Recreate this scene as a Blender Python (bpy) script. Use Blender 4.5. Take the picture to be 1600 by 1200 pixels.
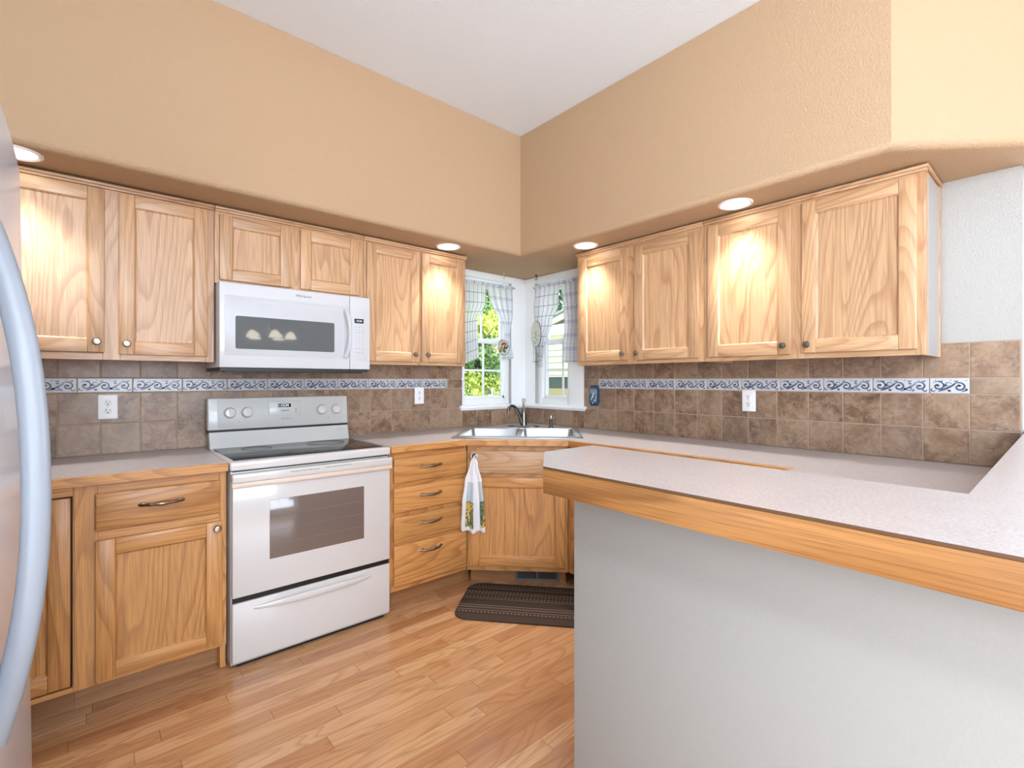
import bpy, bmesh, math, random
from mathutils import Vector, Matrix, Euler, noise
random.seed(7)
PI = math.pi
S = bpy.context.scene
COL = S.collection
for o in list(bpy.data.objects): bpy.data.objects.remove(o)

# ------------------------------------------------------------------ camera
CX, CY, H, FPX, YAW, HOR = -2.805, -3.058, 1.271, 758.8, math.radians(49.056), 594.5
cd = bpy.data.cameras.new('camera'); cam = bpy.data.objects.new('camera', cd); COL.objects.link(cam)
cd.sensor_fit = 'HORIZONTAL'; cd.sensor_width = 36.0; cd.lens = 36.0*FPX/1600
cd.shift_y = -(600-HOR)/1600; cd.clip_start = .02; cd.clip_end = 300
cam.location = (CX, CY, H); cam.rotation_euler = (PI/2, 0, YAW-PI/2)
S.camera = cam
# ------------------------------------------------------------------ view, world, sun, big lights
S.view_settings.view_transform = 'Standard'; S.view_settings.look = 'None'
S.view_settings.gamma = 1; S.view_settings.use_curve_mapping = False
S.view_settings.exposure = 0.34
W = bpy.data.worlds.new('world'); S.world = W; W.use_nodes = True
wn = W.node_tree.nodes; wl = W.node_tree.links
bg = wn['Background']; bg.inputs[0].default_value = (.80, .90, 1.0, 1); bg.inputs[1].default_value = 2.2
def light(name, kind, loc, energy, col=(1,1,1), rot=(0,0,0), size=1, size_y=None, spot=None, blend=.5, spread=None):
    d = bpy.data.lights.new(name, kind); d.energy = energy; d.color = col
    o = bpy.data.objects.new(name, d); COL.objects.link(o); o.location = loc; o.rotation_euler = rot
    if kind == 'AREA':
        d.size = size
        if size_y: d.shape = 'RECTANGLE'; d.size_y = size_y
        if spread: d.spread = spread
    elif kind == 'SPOT':
        d.spot_size = spot; d.spot_blend = blend; d.shadow_soft_size = size
    elif kind == 'SUN': d.angle = size
    else: d.shadow_soft_size = size
    return o
light('sun', 'SUN', (0,0,10), 9.0, (1,.95,.86), Euler((math.radians(38),0,math.radians(-62))), size=.02)
# area lights added at unseen great-room windows, to brighten the kitchen
light('added_south_daylight', 'AREA', (-2.35,-7.70,1.6), 150, (.78,.89,1.04), (math.radians(128),0,0), 2.5, 2.1)
light('added_east_daylight', 'AREA', (3.75,-4.6,1.6), 190, (.74,.87,1.04), (0,math.radians(125),0), 2.2, 3.0)

light('added_west_daylight', 'AREA', (-3.92,-4.6,1.35), 95, (.86,.93,1.02), (0,-math.radians(100),0), 2.1, 1.7)  # added daylight at an invented patio door, brightens the right wall

# ------------------------------------------------------------------ helpers
def srgb(r, g, b, a=1):
    f = lambda c: (c/255/12.92) if c/255 <= .04045 else ((c/255+.055)/1.055)**2.4
    return (f(r), f(g), f(b), a)
class NT:
    def __init__(s, name):
        s.m = bpy.data.materials.new(name); s.m.use_nodes = True; s.t = s.m.node_tree
        s.b = s.t.nodes['Principled BSDF']; s.out = s.t.nodes['Material Output']
    def n(s, typ, **kw):
        nd = s.t.nodes.new(typ)
        for k, v in kw.items():
            if k.startswith('i_'):
                key = k[2:]; key = int(key) if key.isdigit() else key.replace('_', ' ')
                s.set(nd.inputs[key], v)
            else: setattr(nd, k, v)
        return nd
    def set(s, inp, v):
        if isinstance(v, bpy.types.NodeSocket): s.t.links.new(v, inp)
        else: inp.default_value = v
    def math(s, op, a, b=None, c=None, clamp=False):
        nd = s.t.nodes.new('ShaderNodeMath'); nd.operation = op; nd.use_clamp = clamp
        s.set(nd.inputs[0], a)
        if b is not None: s.set(nd.inputs[1], b)
        if c is not None: s.set(nd.inputs[2], c)
        return nd.outputs[0]
    def vm(s, op, a, b=None):
        nd = s.t.nodes.new('ShaderNodeVectorMath'); nd.operation = op
        s.set(nd.inputs[0], a)
        if b is not None: s.set(nd.inputs[1], b)
        return nd.outputs[0]
    def mix(s, f, a, b, bt='MIX'):
        nd = s.t.nodes.new('ShaderNodeMix'); nd.data_type = 'RGBA'; nd.blend_type = bt
        s.set(nd.inputs[0], f); s.set(nd.inputs[6], a); s.set(nd.inputs[7], b)
        return nd.outputs[2]
    def noise(s, vec, scale, detail=2, rough=.5, dist=0):
        nd = s.n('ShaderNodeTexNoise', i_Vector=vec, i_Scale=scale, i_Detail=detail, i_Roughness=rough, i_Distortion=dist)
        return nd.outputs[0]
    def ramp(s, fac, stops):
        nd = s.t.nodes.new('ShaderNodeValToRGB'); s.set(nd.inputs[0], fac)
        e = nd.color_ramp.elements
        while len(e) < len(stops): e.new(.5)
        for i, (p, c) in enumerate(stops): e[i].position = p; e[i].color = c
        return nd.outputs[0]
    def obj(s): return s.n('ShaderNodeTexCoord').outputs['Object']
    def bump(s, h, strength, dist=.001):
        nd = s.n('ShaderNodeBump', i_Height=h, i_Strength=strength, i_Distance=dist)
        s.set(s.b.inputs['Normal'], nd.outputs[0])
    def P(s, **kw):
        for k, v in kw.items(): s.set(s.b.inputs[k.replace('_', ' ')], v)
        return s.m
def plain(name, col, rough=.5, metal=0, **kw):
    t = NT(name); c = t.obj(); nz = t.noise(c, 9, 3)
    base = t.mix(t.math('MULTIPLY', nz, .10), col, tuple(x*.78 for x in col[:3])+(1,))
    t.P(Base_Color=base, Roughness=rough, Metallic=metal, **kw); return t.m

def make_wood(name, axis, light_c, dark_c, pore_c, rings=30, rough=.36, contrast=.72):
    t = NT(name); c = t.obj()
    rnd = t.n('ShaderNodeObjectInfo').outputs['Random']
    off = t.n('ShaderNodeCombineXYZ', i_X=t.math('MULTIPLY', rnd, 37.7), i_Y=t.math('MULTIPLY', rnd, 11.3), i_Z=t.math('MULTIPLY', rnd, 23.9)).outputs[0]
    sx = [1, 1, 1]; sx[{'X': 0, 'Y': 1, 'Z': 2}[axis]] = .13
    p = t.vm('ADD', t.vm('MULTIPLY', c, tuple(sx)), off)
    s2 = [1, 1, 1]; s2[{'X': 0, 'Y': 1, 'Z': 2}[axis]] = .022
    q = t.vm('ADD', t.vm('MULTIPLY', c, tuple(s2)), off)
    n1 = t.noise(p, 3.4, 2.0, .42, .2)
    n1b = t.noise(q, 26, 1, .5)
    ph = t.math('ADD', t.math('MULTIPLY', n1, float(rings)), t.math('MULTIPLY', n1b, .5))
    fr = t.math('FRACT', ph)
    ringl = t.ramp(fr, [(0, (.05,.05,.05,1)), (.5, (.1,.1,.1,1)), (.9, (1,1,1,1)), (1, (.05,.05,.05,1))])
    st = t.noise(q, 190, 2, .6)
    pores = t.ramp(t.noise(q, 330, 1, .5), [(.50, (0,0,0,1)), (.64, (1,1,1,1))])
    big = t.noise(q, 5, 2, .5)
    col = t.mix(t.math('MULTIPLY', ringl, contrast), light_c, dark_c)
    col = t.mix(t.math('MULTIPLY', t.ramp(st, [(.35, (0,0,0,1)), (.75, (1,1,1,1))]), .45), col, dark_c)
    col = t.mix(t.math('MULTIPLY', pores, .40), col, pore_c)
    col = t.mix(t.math('MULTIPLY', t.math('SUBTRACT', big, .35, clamp=True), .9), col, tuple(min(1, x*1.12) for x in light_c[:3])+(1,))
    tone = t.math('ADD', t.math('MULTIPLY', rnd, .16), .92)
    col = t.mix(1.0, col, t.n('ShaderNodeCombineXYZ', i_X=tone, i_Y=tone, i_Z=tone).outputs[0], 'MULTIPLY')
    t.bump(t.math('ADD', t.math('MULTIPLY', pores, -.6), t.math('MULTIPLY', ringl, -.3)), .25, .0006)
    return t.P(Base_Color=col, Roughness=rough, Specular_IOR_Level=.5, Coat_Weight=.12, Coat_Roughness=.25)
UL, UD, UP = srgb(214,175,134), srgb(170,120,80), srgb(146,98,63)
BL, BD, BP = srgb(220,160,96), srgb(158,102,52), srgb(124,78,40)
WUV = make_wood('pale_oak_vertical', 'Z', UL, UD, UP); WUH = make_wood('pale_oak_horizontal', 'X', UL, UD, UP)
WBV = make_wood('honey_oak_vertical', 'Z', BL, BD, BP); WBH = make_wood('honey_oak_horizontal', 'X', BL, BD, BP)
WBY = make_wood('honey_oak_along_y', 'Y', BL, BD, BP)
BL, BD, BP = BL, BD, BP
WKH = make_wood('toe_kick_oak', 'X', srgb(176,128,86), srgb(146,100,62), srgb(110,74,44), rings=8)
WPY = make_wood('bar_edge_oak', 'Y', srgb(184,130,74), srgb(128,82,42), srgb(104,66,34), rings=9, contrast=.75)
WPX = make_wood('bar_edge_oak_x', 'X', srgb(184,130,74), srgb(128,82,42), srgb(104,66,34), rings=9, contrast=.75)

def paint(name, col, bumps=.5, scale=170, rough=.75):
    t = NT(name); c = t.obj()
    n = t.noise(c, scale, 3, .6); n2 = t.noise(c, 2.0, 2, .5)
    h = t.ramp(n, [(.40, (0,0,0,1)), (.62, (1,1,1,1))])
    base = t.mix(t.math('MULTIPLY', n2, .12), col, tuple(x*.88 for x in col[:3])+(1,))
    t.bump(h, bumps, .0022)
    return t.P(Base_Color=base, Roughness=rough, Specular_IOR_Level=.3)
BEIGE = paint('beige_wall_paint', srgb(192,161,128), .5, 120)
CEIL = paint('white_ceiling_paint', srgb(240,248,255), .3, 90)
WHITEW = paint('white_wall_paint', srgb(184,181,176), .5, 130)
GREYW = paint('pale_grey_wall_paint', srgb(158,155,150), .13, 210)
TRIM = plain('white_trim_paint', srgb(250,251,251), .4)
VINYL = plain('white_vinyl', srgb(246,247,247), .35)
ENAMEL = plain('white_enamel', srgb(214,210,206), .18, Coat_Weight=.5, Coat_Roughness=.05)
ENAMEL_G = plain('white_enamel_backguard', srgb(202,202,198), .25, Coat_Weight=.3)
MWHITE = plain('white_microwave_plastic', srgb(214,215,218), .22, Coat_Weight=.4, Coat_Roughness=.08)
MINSET = plain('white_microwave_inset', srgb(204,206,209), .3)
BEIGEPL = plain('yellowed_plastic_trim', srgb(226,208,192), .4)
BLACK = plain('black_gap', srgb(18,18,18), .5)
DARKPL = plain('dark_grey_plastic', srgb(48,50,50), .45)
GREYPR = plain('grey_print', srgb(138,140,142), .6)
LGREY = plain('light_grey_plastic', srgb(200,201,200), .4)
DISPLAY = plain('display_black', srgb(20,22,26), .15)
CAPWHITE = plain('pale_cabinet_side', srgb(172,166,162), .45)
METAL = plain('pewter_metal', srgb(150,144,134), .28, 1)
CHROME = plain('brushed_nickel', srgb(176,172,166), .22, 1)
BRONZE = plain('antique_pewter_handle', srgb(150,134,112), .3, 1)
STEEL = plain('stainless_steel', srgb(205,207,208), .30, 1)
GUN = plain('gunmetal_faucet', srgb(116,112,108), .2, 1)
VENTM = plain('grey_vent_paint', srgb(116,112,108), .5, .2)
def emis(name, col, strength):
    t = NT(name); t.P(Base_Color=(0,0,0,1), Emission_Color=col, Emission_Strength=strength); return t.m
LAMPG = emis('lamp_lens_glow', srgb(255,247,232), 6.0)
DIGIT = emis('clock_digit_glow', srgb(225,240,255), 1.3)
GLOBE = emis('chandelier_shade_glow', srgb(255,244,222), 4.5)

def laminate():
    t = NT('speckled_pink_white_laminate'); c = t.obj()
    a = t.noise(c, 160, 3, .7); b = t.noise(c, 22, 3, .6); d = t.noise(t.vm('MULTIPLY', c, (1,.18,1)), 60, 2, .6)
    col = t.ramp(a, [(.30, srgb(170,158,156)), (.5, srgb(191,182,179)), (.72, srgb(205,197,194))])
    col = t.mix(t.math('MULTIPLY', t.ramp(b, [(.4,(0,0,0,1)),(.7,(1,1,1,1))]), .22), col, srgb(172,158,157))
    col = t.mix(t.math('MULTIPLY', t.ramp(d, [(.5,(0,0,0,1)),(.7,(1,1,1,1))]), .18), col, srgb(166,156,158))
    return t.P(Base_Color=col, Roughness=.32, Specular_IOR_Level=.5)
LAM = laminate()
LAMEDGE = plain('laminate_brown_edge_line', srgb(96,66,42), .5)

def tile_mat():
    t = NT('mottled_slate_tile'); c = t.obj()
    at = t.n('ShaderNodeAttribute', attribute_name='tile').outputs['Color']
    p = t.vm('ADD', c, t.vm('MULTIPLY', at, (9.0, 7.0, 5.0)))
    a = t.noise(p, 7, 5, .62, .6); b = t.noise(p, 30, 4, .65, .8); v = t.noise(t.vm('MULTIPLY', p, (1,1,2.2)), 11, 4, .7, 1.6)
    col = t.ramp(a, [(.30, srgb(90,65,47)), (.45, srgb(128,97,73)), (.58, srgb(160,129,102)), (.72, srgb(146,126,108))])
    col = t.mix(t.math('MULTIPLY', t.ramp(b, [(.45,(0,0,0,1)),(.68,(1,1,1,1))]), .5), col, srgb(188,168,148))
    col = t.mix(t.math('MULTIPLY', t.ramp(v, [(.585,(0,0,0,1)),(.62,(1,1,1,1)),(.66,(0,0,0,1))]), .7), col, srgb(74,60,52))
    sep = t.n('ShaderNodeSeparateColor', i_0=at)
    col = t.mix(t.math('MULTIPLY', sep.outputs[0], .28), col, srgb(146,132,120))
    col = t.mix(t.math('MULTIPLY', sep.outputs[1], .32), col, srgb(188,160,136))
    col = t.mix(t.math('MULTIPLY', sep.outputs[2], .22), col, srgb(120,96,80))
    t.bump(b, .3, .002)
    return t.P(Base_Color=col, Roughness=.35, Specular_IOR_Level=.5)
TILE = tile_mat()
GROUT = plain('tan_grout', srgb(178,154,134), .9)
BORD = plain('white_border_tile', srgb(206,208,212), .25)
BLUE = plain('blue_border_ink', srgb(74,88,114), .3)
BLUE2 = plain('slate_blue_border_ink', srgb(112,126,150), .3)
BRN = plain('brown_border_ink', srgb(96,66,48), .4)

def floor_mat():
    t = NT('oak_strip_floor'); c = t.obj()
    sp = t.n('ShaderNodeSeparateXYZ', i_0=c); x, y = sp.outputs[0], sp.outputs[1]
    w = .072; L = .78
    r = t.math('DIVIDE', t.math('ADD', y, 1.316+7.2), w); row = t.math('FLOOR', r); fy = t.math('FRACT', r)
    wn1 = t.n('ShaderNodeTexWhiteNoise', noise_dimensions='1D', i_W=row).outputs[0]
    xs = t.math('DIVIDE', t.math('ADD', x, t.math('MULTIPLY', wn1, 7.3)), L)
    ix = t.math('FLOOR', xs); fx = t.math('FRACT', xs)
    idv = t.n('ShaderNodeCombineXYZ', i_X=row, i_Y=ix, i_Z=0.0).outputs[0]
    wc = t.n('ShaderNodeTexWhiteNoise', noise_dimensions='3D', i_Vector=idv)
    off = t.vm('MULTIPLY', wc.outputs['Color'], (31, 17, 13))
    p = t.vm('ADD', t.vm('MULTIPLY', c, (.16, 1, 1)), off); q = t.vm('ADD', t.vm('MULTIPLY', c, (.03, 1, 1)), off)
    ph = t.math('MULTIPLY', t.noise(p, 6, 2, .5, .3), 13.0)
    ringl = t.ramp(t.math('FRACT', ph), [(0,(0,0,0,1)),(.5,(.1,.1,.1,1)),(.85,(1,1,1,1)),(1,(0,0,0,1))])
    por = t.ramp(t.noise(q, 260, 2, .5), [(.48,(0,0,0,1)),(.66,(1,1,1,1))])
    v = wc.outputs['Value']
    base = t.ramp(v, [(0, srgb(182,128,86)), (.35, srgb(196,144,99)), (.7, srgb(206,157,111)), (1, srgb(214,170,125))])
    col = t.mix(t.math('MULTIPLY', ringl, .42), base, srgb(152,98,60))
    col = t.mix(t.math('MULTIPLY', por, .3), col, srgb(140,90,55))
    gy = t.math('MINIMUM', fy, t.math('SUBTRACT', 1.0, fy)); gx = t.math('MINIMUM', fx, t.math('SUBTRACT', 1.0, fx))
    gap = t.math('MAXIMUM', t.math('LESS_THAN', gy, .011), t.math('LESS_THAN', gx, .0014))
    col = t.mix(t.math('MULTIPLY', gap, .7), col, srgb(110,70,42))
    t.bump(t.math('MULTIPLY', gap, -1.0), .4, .001)
    return t.P(Base_Color=col, Roughness=.27, Specular_IOR_Level=.5, Coat_Weight=.25, Coat_Roughness=.12)
FLOOR = floor_mat()

def glass_mat(name, tint=(1,1,1,1), rough=0.0, alpha=.12):
    t = NT(name)
    tr = t.n('ShaderNodeBsdfTransparent', i_Color=tint)
    gl = t.n('ShaderNodeBsdfGlossy', i_Roughness=rough)
    fr = t.n('ShaderNodeFresnel', i_IOR=1.45).outputs[0]
    fr = t.math('MULTIPLY', fr, t.math('SUBTRACT', 1.0, t.n('ShaderNodeNewGeometry').outputs['Backfacing']))
    ms = t.n('ShaderNodeMixShader', i_0=fr, i_1=tr.outputs[0], i_2=gl.outputs[0])
    t.t.links.new(ms.outputs[0], t.out.inputs[0]); return t.m
GLASS = glass_mat('window_glass')
SCREEN = glass_mat('window_glass_with_screen', (.74,.77,.76,1))
OVENGLASS = plain('oven_window_glass', srgb(118,104,96), .12, Coat_Weight=.6, Coat_Roughness=.02)
MWGLASS = plain('microwave_window_glass', srgb(74,79,82), .04, Coat_Weight=1, Coat_Roughness=.02, Specular_IOR_Level=.9)
CERAMIC = plain('black_ceramic_cooktop', srgb(26,26,26), .14, Specular_IOR_Level=.5)
FRIDGE = plain('glossy_white_fridge', srgb(228,234,246), .14, Specular_IOR_Level=.10)
FHANDLE = plain('fridge_handle_plastic', srgb(140,146,154), .35)

def link(o, parent=None, **tags):
    COL.objects.link(o)
    if parent is not None: o.parent = parent
    for k, v in tags.items(): o[k] = v
    return o
class MB:
    """one mesh object collected from shapes"""
    def __init__(s): s.bm = bmesh.new(); s.uv = None; s.rnd = False
    def _merge(s, b, mi, M=None, smooth=True):
        for f in b.faces: f.material_index = mi; f.smooth = smooth
        if M is not None: b.transform(M)
        me = bpy.data.meshes.new('t'); b.to_mesh(me); b.free(); s.bm.from_mesh(me); bpy.data.meshes.remove(me)
    def box(s, x0, x1, y0, y1, z0, z1, mi=0, bev=0, seg=2, M=None, edges=None):
        b = bmesh.new(); bmesh.ops.create_cube(b, size=1)
        b.transform(Matrix.Translation(((x0+x1)/2, (y0+y1)/2, (z0+z1)/2)) @ Matrix.Diagonal((abs(x1-x0), abs(y1-y0), abs(z1-z0), 1)))
        if bev:
            es = [e for e in b.edges if edges is None or edges(e)]
            bmesh.ops.bevel(b, geom=es, offset=bev, segments=seg, profile=.5, affect='EDGES', clamp_overlap=True)
        s._merge(b, mi, M); return s
    def prism(s, poly, z0, z1, mi=0, M=None, bev=0, seg=2, side_mi=None, which=None):
        b = bmesh.new(); vs = [b.verts.new((x, y, z0)) for x, y in poly]; f = b.faces.new(vs); f.normal_update()
        if f.normal.z > 0: f.normal_flip()
        r = bmesh.ops.extrude_face_region(b, geom=[f])
        for v in r['geom']:
            if isinstance(v, bmesh.types.BMVert): v.co.z = z1
        bmesh.ops.recalc_face_normals(b, faces=b.faces)
        if bev:
            es = [e for e in b.edges if which is None or which(e)]
            bmesh.ops.bevel(b, geom=es, offset=bev, segments=seg, profile=.5, affect='EDGES', clamp_overlap=True)
        for f in b.faces: f.normal_update()
        sides = [f for f in b.faces if abs(f.normal.z) < .5]
        for f in b.faces: f.material_index = mi; f.smooth = True
        if side_mi is not None:
            for f in sides: f.material_index = side_mi
        if M is not None: b.transform(M)
        me = bpy.data.meshes.new('t'); b.to_mesh(me); b.free(); s.bm.from_mesh(me); bpy.data.meshes.remove(me); return s
    def holed(s, outer, hole, z0, z1, mi=0):
        b = bmesh.new(); es = []
        for L in (outer, hole):
            vs = [b.verts.new((x, y, z1)) for x, y in L]
            es += [b.edges.new((vs[i], vs[(i+1) % len(vs)])) for i in range(len(vs))]
        bmesh.ops.triangle_fill(b, edges=es, use_beauty=True, use_dissolve=False)
        r = bmesh.ops.extrude_face_region(b, geom=list(b.faces))
        for v in r['geom']:
            if isinstance(v, bmesh.types.BMVert): v.co.z = z0
        bmesh.ops.recalc_face_normals(b, faces=b.faces); s._merge(b, mi, None, False); return s
    def tube(s, pts, rad, seg=10, mi=0, M=None, flat=(1, 1), cap=True, up=(0, 0, 1)):
        b = bmesh.new(); pts = [Vector(p) for p in pts]; n = len(pts)
        if not hasattr(rad, '__len__'): rad = [rad]*n
        rings = []; upv = Vector(up)
        for i, p in enumerate(pts):
            t = (pts[min(i+1, n-1)]-pts[max(i-1, 0)]).normalized()
            a = t.cross(upv)
            if a.length < 1e-3: a = t.cross(Vector((0, 1, 0)))
            if a.length < 1e-3: a = t.cross(Vector((1, 0, 0)))
            a.normalize(); c = a.cross(t).normalized()
            rings.append([b.verts.new(p + a*math.cos(2*PI*k/seg)*rad[i]*flat[0] + c*math.sin(2*PI*k/seg)*rad[i]*flat[1]) for k in range(seg)])
        for i in range(n-1):
            for k in range(seg):
                b.faces.new((rings[i][k], rings[i][(k+1) % seg], rings[i+1][(k+1) % seg], rings[i+1][k]))
        if cap: b.faces.new(rings[0][::-1]); b.faces.new(rings[-1])
        bmesh.ops.recalc_face_normals(b, faces=b.faces); s._merge(b, mi, M); return s
    def lathe(s, prof, M=None, seg=24, mi=0):
        b = bmesh.new(); rings = []
        for r, z in prof:
            if r < 1e-6: rings.append([b.verts.new((0, 0, z))])
            else: rings.append([b.verts.new((r*math.cos(2*PI*k/seg), r*math.sin(2*PI*k/seg), z)) for k in range(seg)])
        for A, B in zip(rings, rings[1:]):
            for k in range(seg):
                if len(A) == 1 and len(B) == 1: continue
                if len(A) == 1: b.faces.new((A[0], B[k], B[(k+1) % seg]))
                elif len(B) == 1: b.faces.new((A[k], A[(k+1) % seg], B[0]))
                else: b.faces.new((A[k], A[(k+1) % seg], B[(k+1) % seg], B[k]))
        bmesh.ops.recalc_face_normals(b, faces=b.faces); s._merge(b, mi, M); return s
    def grid(s, fn, nu, nv, mi=0, M=None, thick=0):
        """fn(u,v)->xyz, with a UV layer (u,v)"""
        b = bmesh.new(); uvl = b.loops.layers.uv.new('UVMap')
        V = [[b.verts.new(fn(i/nu, j/nv)) for i in range(nu+1)] for j in range(nv+1)]
        for j in range(nv):
            for i in range(nu):
                f = b.faces.new((V[j][i], V[j][i+1], V[j+1][i+1], V[j+1][i]))
                for l, (a, c) in zip(f.loops, ((i, j), (i+1, j), (i+1, j+1), (i, j+1))): l[uvl].uv = (a/nu, c/nv)
        if s.bm.loops.layers.uv.get('UVMap') is None: s.bm.loops.layers.uv.new('UVMap')
        s._merge(b, mi, M); return s
    def build(s, name, mats, parent=None, sharp=35, **tags):
        me = bpy.data.meshes.new(name); s.bm.to_mesh(me); s.bm.free()
        for m in (mats if isinstance(mats, (list, tuple)) else [mats]): me.materials.append(m)
        me.set_sharp_from_angle(angle=math.radians(sharp))
        return link(bpy.data.objects.new(name, me), parent, **tags)
def thing(name, label, cat, loc=(0, 0, 0), rz=0, group=None):
    o = bpy.data.objects.new(name, None); o.location = loc; o.rotation_euler = (0, 0, rz); o.empty_display_size = .05
    link(o, None, label=label, category=cat)
    if group: o['group'] = group
    return o
def struct(mb, name, mats, parent=None, **k):
    if parent is None: return mb.build(name, mats, None, kind='structure', **k)
    return mb.build(name, mats, parent, **k)
def Tr(x, y, z): return Matrix.Translation((x, y, z))
def Rx(a): return Matrix.Rotation(a, 4, 'X')
def Ry(a): return Matrix.Rotation(a, 4, 'Y')
def Rz(a): return Matrix.Rotation(a, 4, 'Z')
def text(name, body, size, mat, parent, M, depth=.0004, shear=0, **tags):
    cu = bpy.data.curves.new(name, 'FONT'); cu.body = body; cu.size = size; cu.extrude = depth; cu.align_x = 'CENTER'; cu.align_y = 'CENTER'; cu.shear = shear
    tmp = bpy.data.objects.new('tmp', cu); COL.objects.link(tmp); bpy.context.view_layer.update()
    me = bpy.data.meshes.new_from_object(tmp.evaluated_get(bpy.context.evaluated_depsgraph_get()))
    bpy.data.objects.remove(tmp); me.transform(M); me.materials.clear(); me.materials.append(mat); me.name = name
    return link(bpy.data.objects.new(name, me), parent, **tags)
FRONT = Rx(PI/2)         # text standing up facing -y

# ================================================================== room shell
DT = -.565                # soffit front distance
HOUSE = [(-3.87, .12), (-3.87, -7.6), (3.62, -7.6), (3.62, -2.81), (.12, -2.81), (.12, .12)]
b = MB(); b.prism(HOUSE, -.1, 0); struct(b, 'floor', FLOOR)
b = MB(); b.prism([(-6.4, .4), (-6.4, -9.2), (4.0, -9.2), (4.0, -2.5), (.4, -2.5), (.4, .4)], 2.955, 3.1); struct(b, 'ceiling', CEIL)  # slab runs past the walls, an added overhang keeping the sun out
b = MB()                  # wall behind the range, with the corner window opening
b.box(-3.87, -.66, 0, .12, -.1, 2.955); b.box(-.66, -.16, 0, .12, -.1, 1.075); b.box(-.66, -.16, 0, .12, 2.085, 2.955); b.box(-.16, .12, 0, .12, -.1, 2.955)
struct(b, 'wall_left', WHITEW)
b = MB()
b.box(0, .12, -.12, 0, -.1, 2.955); b.box(0, .12, -.505, -.12, -.1, 1.075); b.box(0, .12, -.505, -.12, 2.085, 2.955); b.box(0, .12, -2.81, -.505, -.1, 2.955)
struct(b, 'wall_right', WHITEW)
b = MB(); b.box(-3.87, -3.75, -3.65, 0, -.1, 2.955); b.box(-3.87, -3.75, -7.6, -5.55, -.1, 2.955); b.box(-3.87, -3.75, -5.55, -3.65, 2.45, 2.955); b.box(-3.87, -3.75, -5.55, -3.65, -.1, .04)
struct(b, 'wall_west', WHITEW)
b = MB(); b.box(-3.75, -3.7, -7.6, -7.48, 0, 2.955); b.box(-1.1, 3.6, -7.6, -7.48, 0, 2.955); b.box(-3.7, -1.1, -7.6, -7.48, 0, .7); b.box(-3.7, -1.1, -7.6, -7.48, 2.8, 2.955)
struct(b, 'wall_south', WHITEW)
b = MB(); b.box(3.5, 3.62, -3.1, -2.81, 0, 2.955); b.box(3.5, 3.62, -7.48, -6.1, 0, 2.955); b.box(3.5, 3.62, -6.1, -3.1, 0, .5); b.box(3.5, 3.62, -6.1, -3.1, 2.7, 2.955)
struct(b, 'wall_east', WHITEW)
b = MB(); b.box(.0, 3.5, -2.93, -2.81, 0, 2.955); struct(b, 'wall_north', WHITEW)
# dropped bulkhead above the cabinets, rounded lower edge
poly = [(-3.749, DT), (DT, DT), (DT, -2.62), (-.25, -2.94), (1.2, -4.39), (1.2, -2.931), (-.001, -2.931), (-.001, -.001), (-3.749, -.001)]
def lowfront(e):
    a, c = e.verts[0].co, e.verts[1].co
    low = a.z < 2.2 and c.z < 2.2
    m = (a+c)/2
    return low and (abs(m.y-DT) < .01 or abs(m.x-DT) < .01 or (m.x+m.y < -3 and abs(abs(a.x-c.x)-abs(a.y-c.y)) < .02))
b = MB(); b.prism(poly, 2.13, 2.954, bev=.03, seg=4, which=lowfront); struct(b, 'wall_bulkhead', BEIGE, sharp=40)

# half wall of the raised bar
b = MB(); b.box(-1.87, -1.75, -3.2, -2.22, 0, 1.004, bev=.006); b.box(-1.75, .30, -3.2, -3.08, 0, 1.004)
struct(b, 'wall_peninsula', GREYW)

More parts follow.
